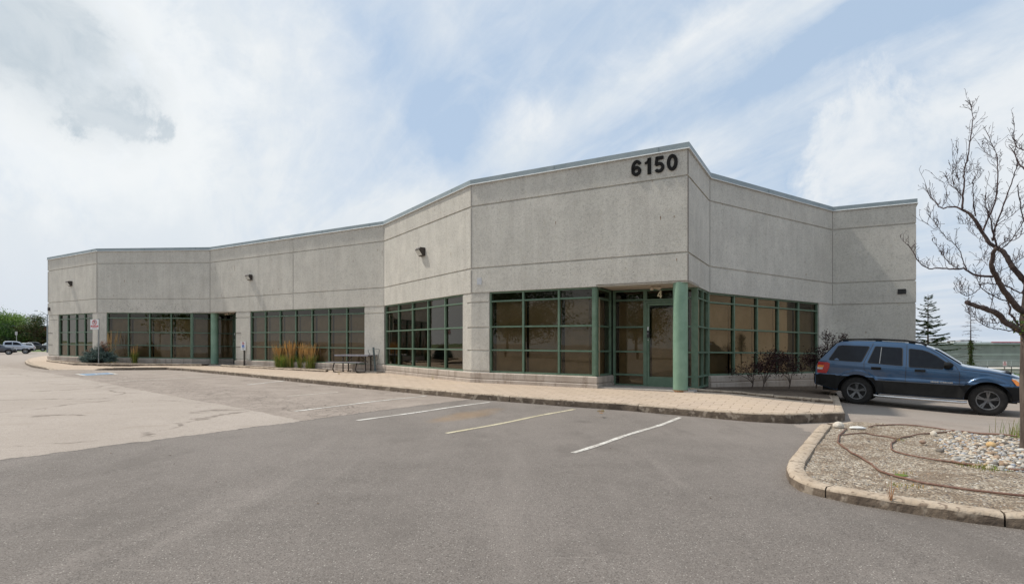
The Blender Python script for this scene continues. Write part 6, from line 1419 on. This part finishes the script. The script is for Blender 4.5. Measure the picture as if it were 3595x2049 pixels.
            for j in (1, 2, 3):
                if r.random() < .75:
                    d2 = (dir_+Vector((r.gauss(0, .8), r.gauss(0, .8), r.gauss(.1, .5)))).normalized(); e = seg[j]+d2*r.uniform(.02, .07); b.tube([seg[j], e], [.0024, .0030], 3)
        b.build('branch', M_TWIG if ra_ < .03 else mat('branch_bark', (.050, .033, .030), (.105, .078, .068), scale=14, rough=.95, bump=.6, bscale=40), root, smooth=60)
    lf = MB(); r2 = random.Random(3)
    for c, n_, s_ in ((pxb(3592, 1142, -.05), 90, .08), (pxb(3575, 1130, -.12), 26, .05), (pxb(3604, 1160, -.12), 60, .08), (pxb(3600, 1100, -.1), 22, .06)):
        for _ in range(n_): leaf(lf, c+Vector((r2.gauss(0, s_), r2.gauss(0, s_), r2.gauss(0, s_*.5))), .032*r2.uniform(.6, 1.3), r2, .2, .7, r2.randrange(3))
    lf.build('leaves', [leafmat('leaf_light_green', None, None), leafmat('leaf_light_green', None, None), leafmat('dry_leaf_orange', (.16, .10, .04), (.26, .17, .07))], root, fix=False)
bare_tree()
# trees across the car park, mirrored in the windows
for i, (x, y, h, w_) in enumerate(((-34, -4, 9, 8), (-40, 6, 8, 7), (-30, -14, 8.5, 8), (-24, -24, 9, 9), (-46, -8, 9, 9))):
    crown_tree((x, y, gz(x, y)), h, w_, ('tallest green tree across the car park, mirrored in the entrance windows', 'rounded green tree opposite the second entrance, outside the picture', 'spreading green tree behind the camera on the left', 'wide green tree farthest behind the camera', 'broad green tree at the back of the opposite row')[i], LG if i % 2 else LD, 40+i, 'trees across the car park', 9000, .22)

# ------------------------------------------------------------------ every separate piece becomes an object of its own
def gather(me):
    n = len(me.vertices); par = list(range(n))
    def find(a):
        while par[a] != a: par[a] = par[par[a]]; a = par[a]
        return a
    for e in me.edges:
        a, b = find(e.vertices[0]), find(e.vertices[1])
        if a != b: par[a] = b
    isl = {}
    for v in me.vertices: isl.setdefault(find(v.index), []).append(v.index)
    keys = list(isl); box = []
    for k in keys:
        cs = [me.vertices[i].co for i in isl[k]]; box.append(([min(c[j] for c in cs) for j in range(3)], [max(c[j] for c in cs) for j in range(3)]))
    m = len(keys); q = list(range(m))
    def f2(a):
        while q[a] != a: q[a] = q[q[a]]; a = q[a]
        return a
    size = [max(h[j]-l[j] for j in range(3)) for l, h in box]
    for a in range(m):
        la, ha = box[a]
        for b in range(a+1, m):
            lb, hb = box[b]; g2 = sum(max(0, la[j]-hb[j], lb[j]-ha[j])**2 for j in range(3))
            if g2**.5 <= max(.02, .5*max(size[a], size[b])):
                ra, rb = f2(a), f2(b)
                if ra != rb: q[ra] = rb
    grp = {}
    for i in range(m): grp.setdefault(f2(i), []).extend(isl[keys[i]])
    return list(grp.values())
SKIP = ('tree', 'spruce', 'shrub', 'grass', 'weed', 'hedge')
def split_obj(o, parents):
    if o.type != 'MESH' or len(o.data.vertices) > 9000 or o.get('kind') == 'stuff': return [o]
    gs = gather(o.data)
    if len(gs) < 2 or len(gs) > 60: return [o]
    me = o.data; out = []; vg = {}
    for gi, g in enumerate(gs):
        for v in g: vg[v] = gi
    faces = [[] for _ in gs]
    for p in me.polygons: faces[vg[p.vertices[0]]].append(p)
    sharp = {tuple(sorted(e.vertices)) for e in me.edges if e.use_edge_sharp}
    for gi, g in enumerate(gs):
        idx = {v: i for i, v in enumerate(g)}; nm = bpy.data.meshes.new(o.name.split('.')[0]); nm.from_pydata([me.vertices[v].co[:] for v in g], [], [[idx[v] for v in p.vertices] for p in faces[gi]])
        for mt in me.materials: nm.materials.append(mt)
        for np_, op_ in zip(nm.polygons, faces[gi]): np_.material_index = op_.material_index; np_.use_smooth = op_.use_smooth
        if sharp:
            inv = {i: v for v, i in idx.items()}
            for e in nm.edges:
                if tuple(sorted((inv[e.vertices[0]], inv[e.vertices[1]]))) in sharp: e.use_edge_sharp = True
        if gi == 0: old = o; o.data = nm; out.append(o)
        else:
            c = bpy.data.objects.new(o.name.split('.')[0], nm); COL.objects.link(c); c.parent = o.parent; c.matrix_basis = o.matrix_basis.copy()
            for k_ in o.keys():
                if k_ in ('label', 'category', 'group', 'kind'): c[k_] = o[k_]
            out.append(c)
    return out
def ctr(o): vs_ = [v.co for v in o.data.vertices]; return sum(vs_, Vector())/len(vs_)
for root in [o for o in list(COL.objects) if o.parent is None and o.type == 'EMPTY' and not any(k_ in o.name for k_ in SKIP)]:
    for part in list(root.children):
        kids = list(part.children); kid_pieces = []
        pcs = split_obj(part, None)
        for k_ in kids: kid_pieces += split_obj(k_, None)
        if len(pcs) > 1 and kid_pieces:
            cs = [ctr(p) for p in pcs]
            for k_ in kid_pieces: c_ = ctr(k_); k_.parent = pcs[min(range(len(pcs)), key=lambda i: (cs[i]-c_).length)]
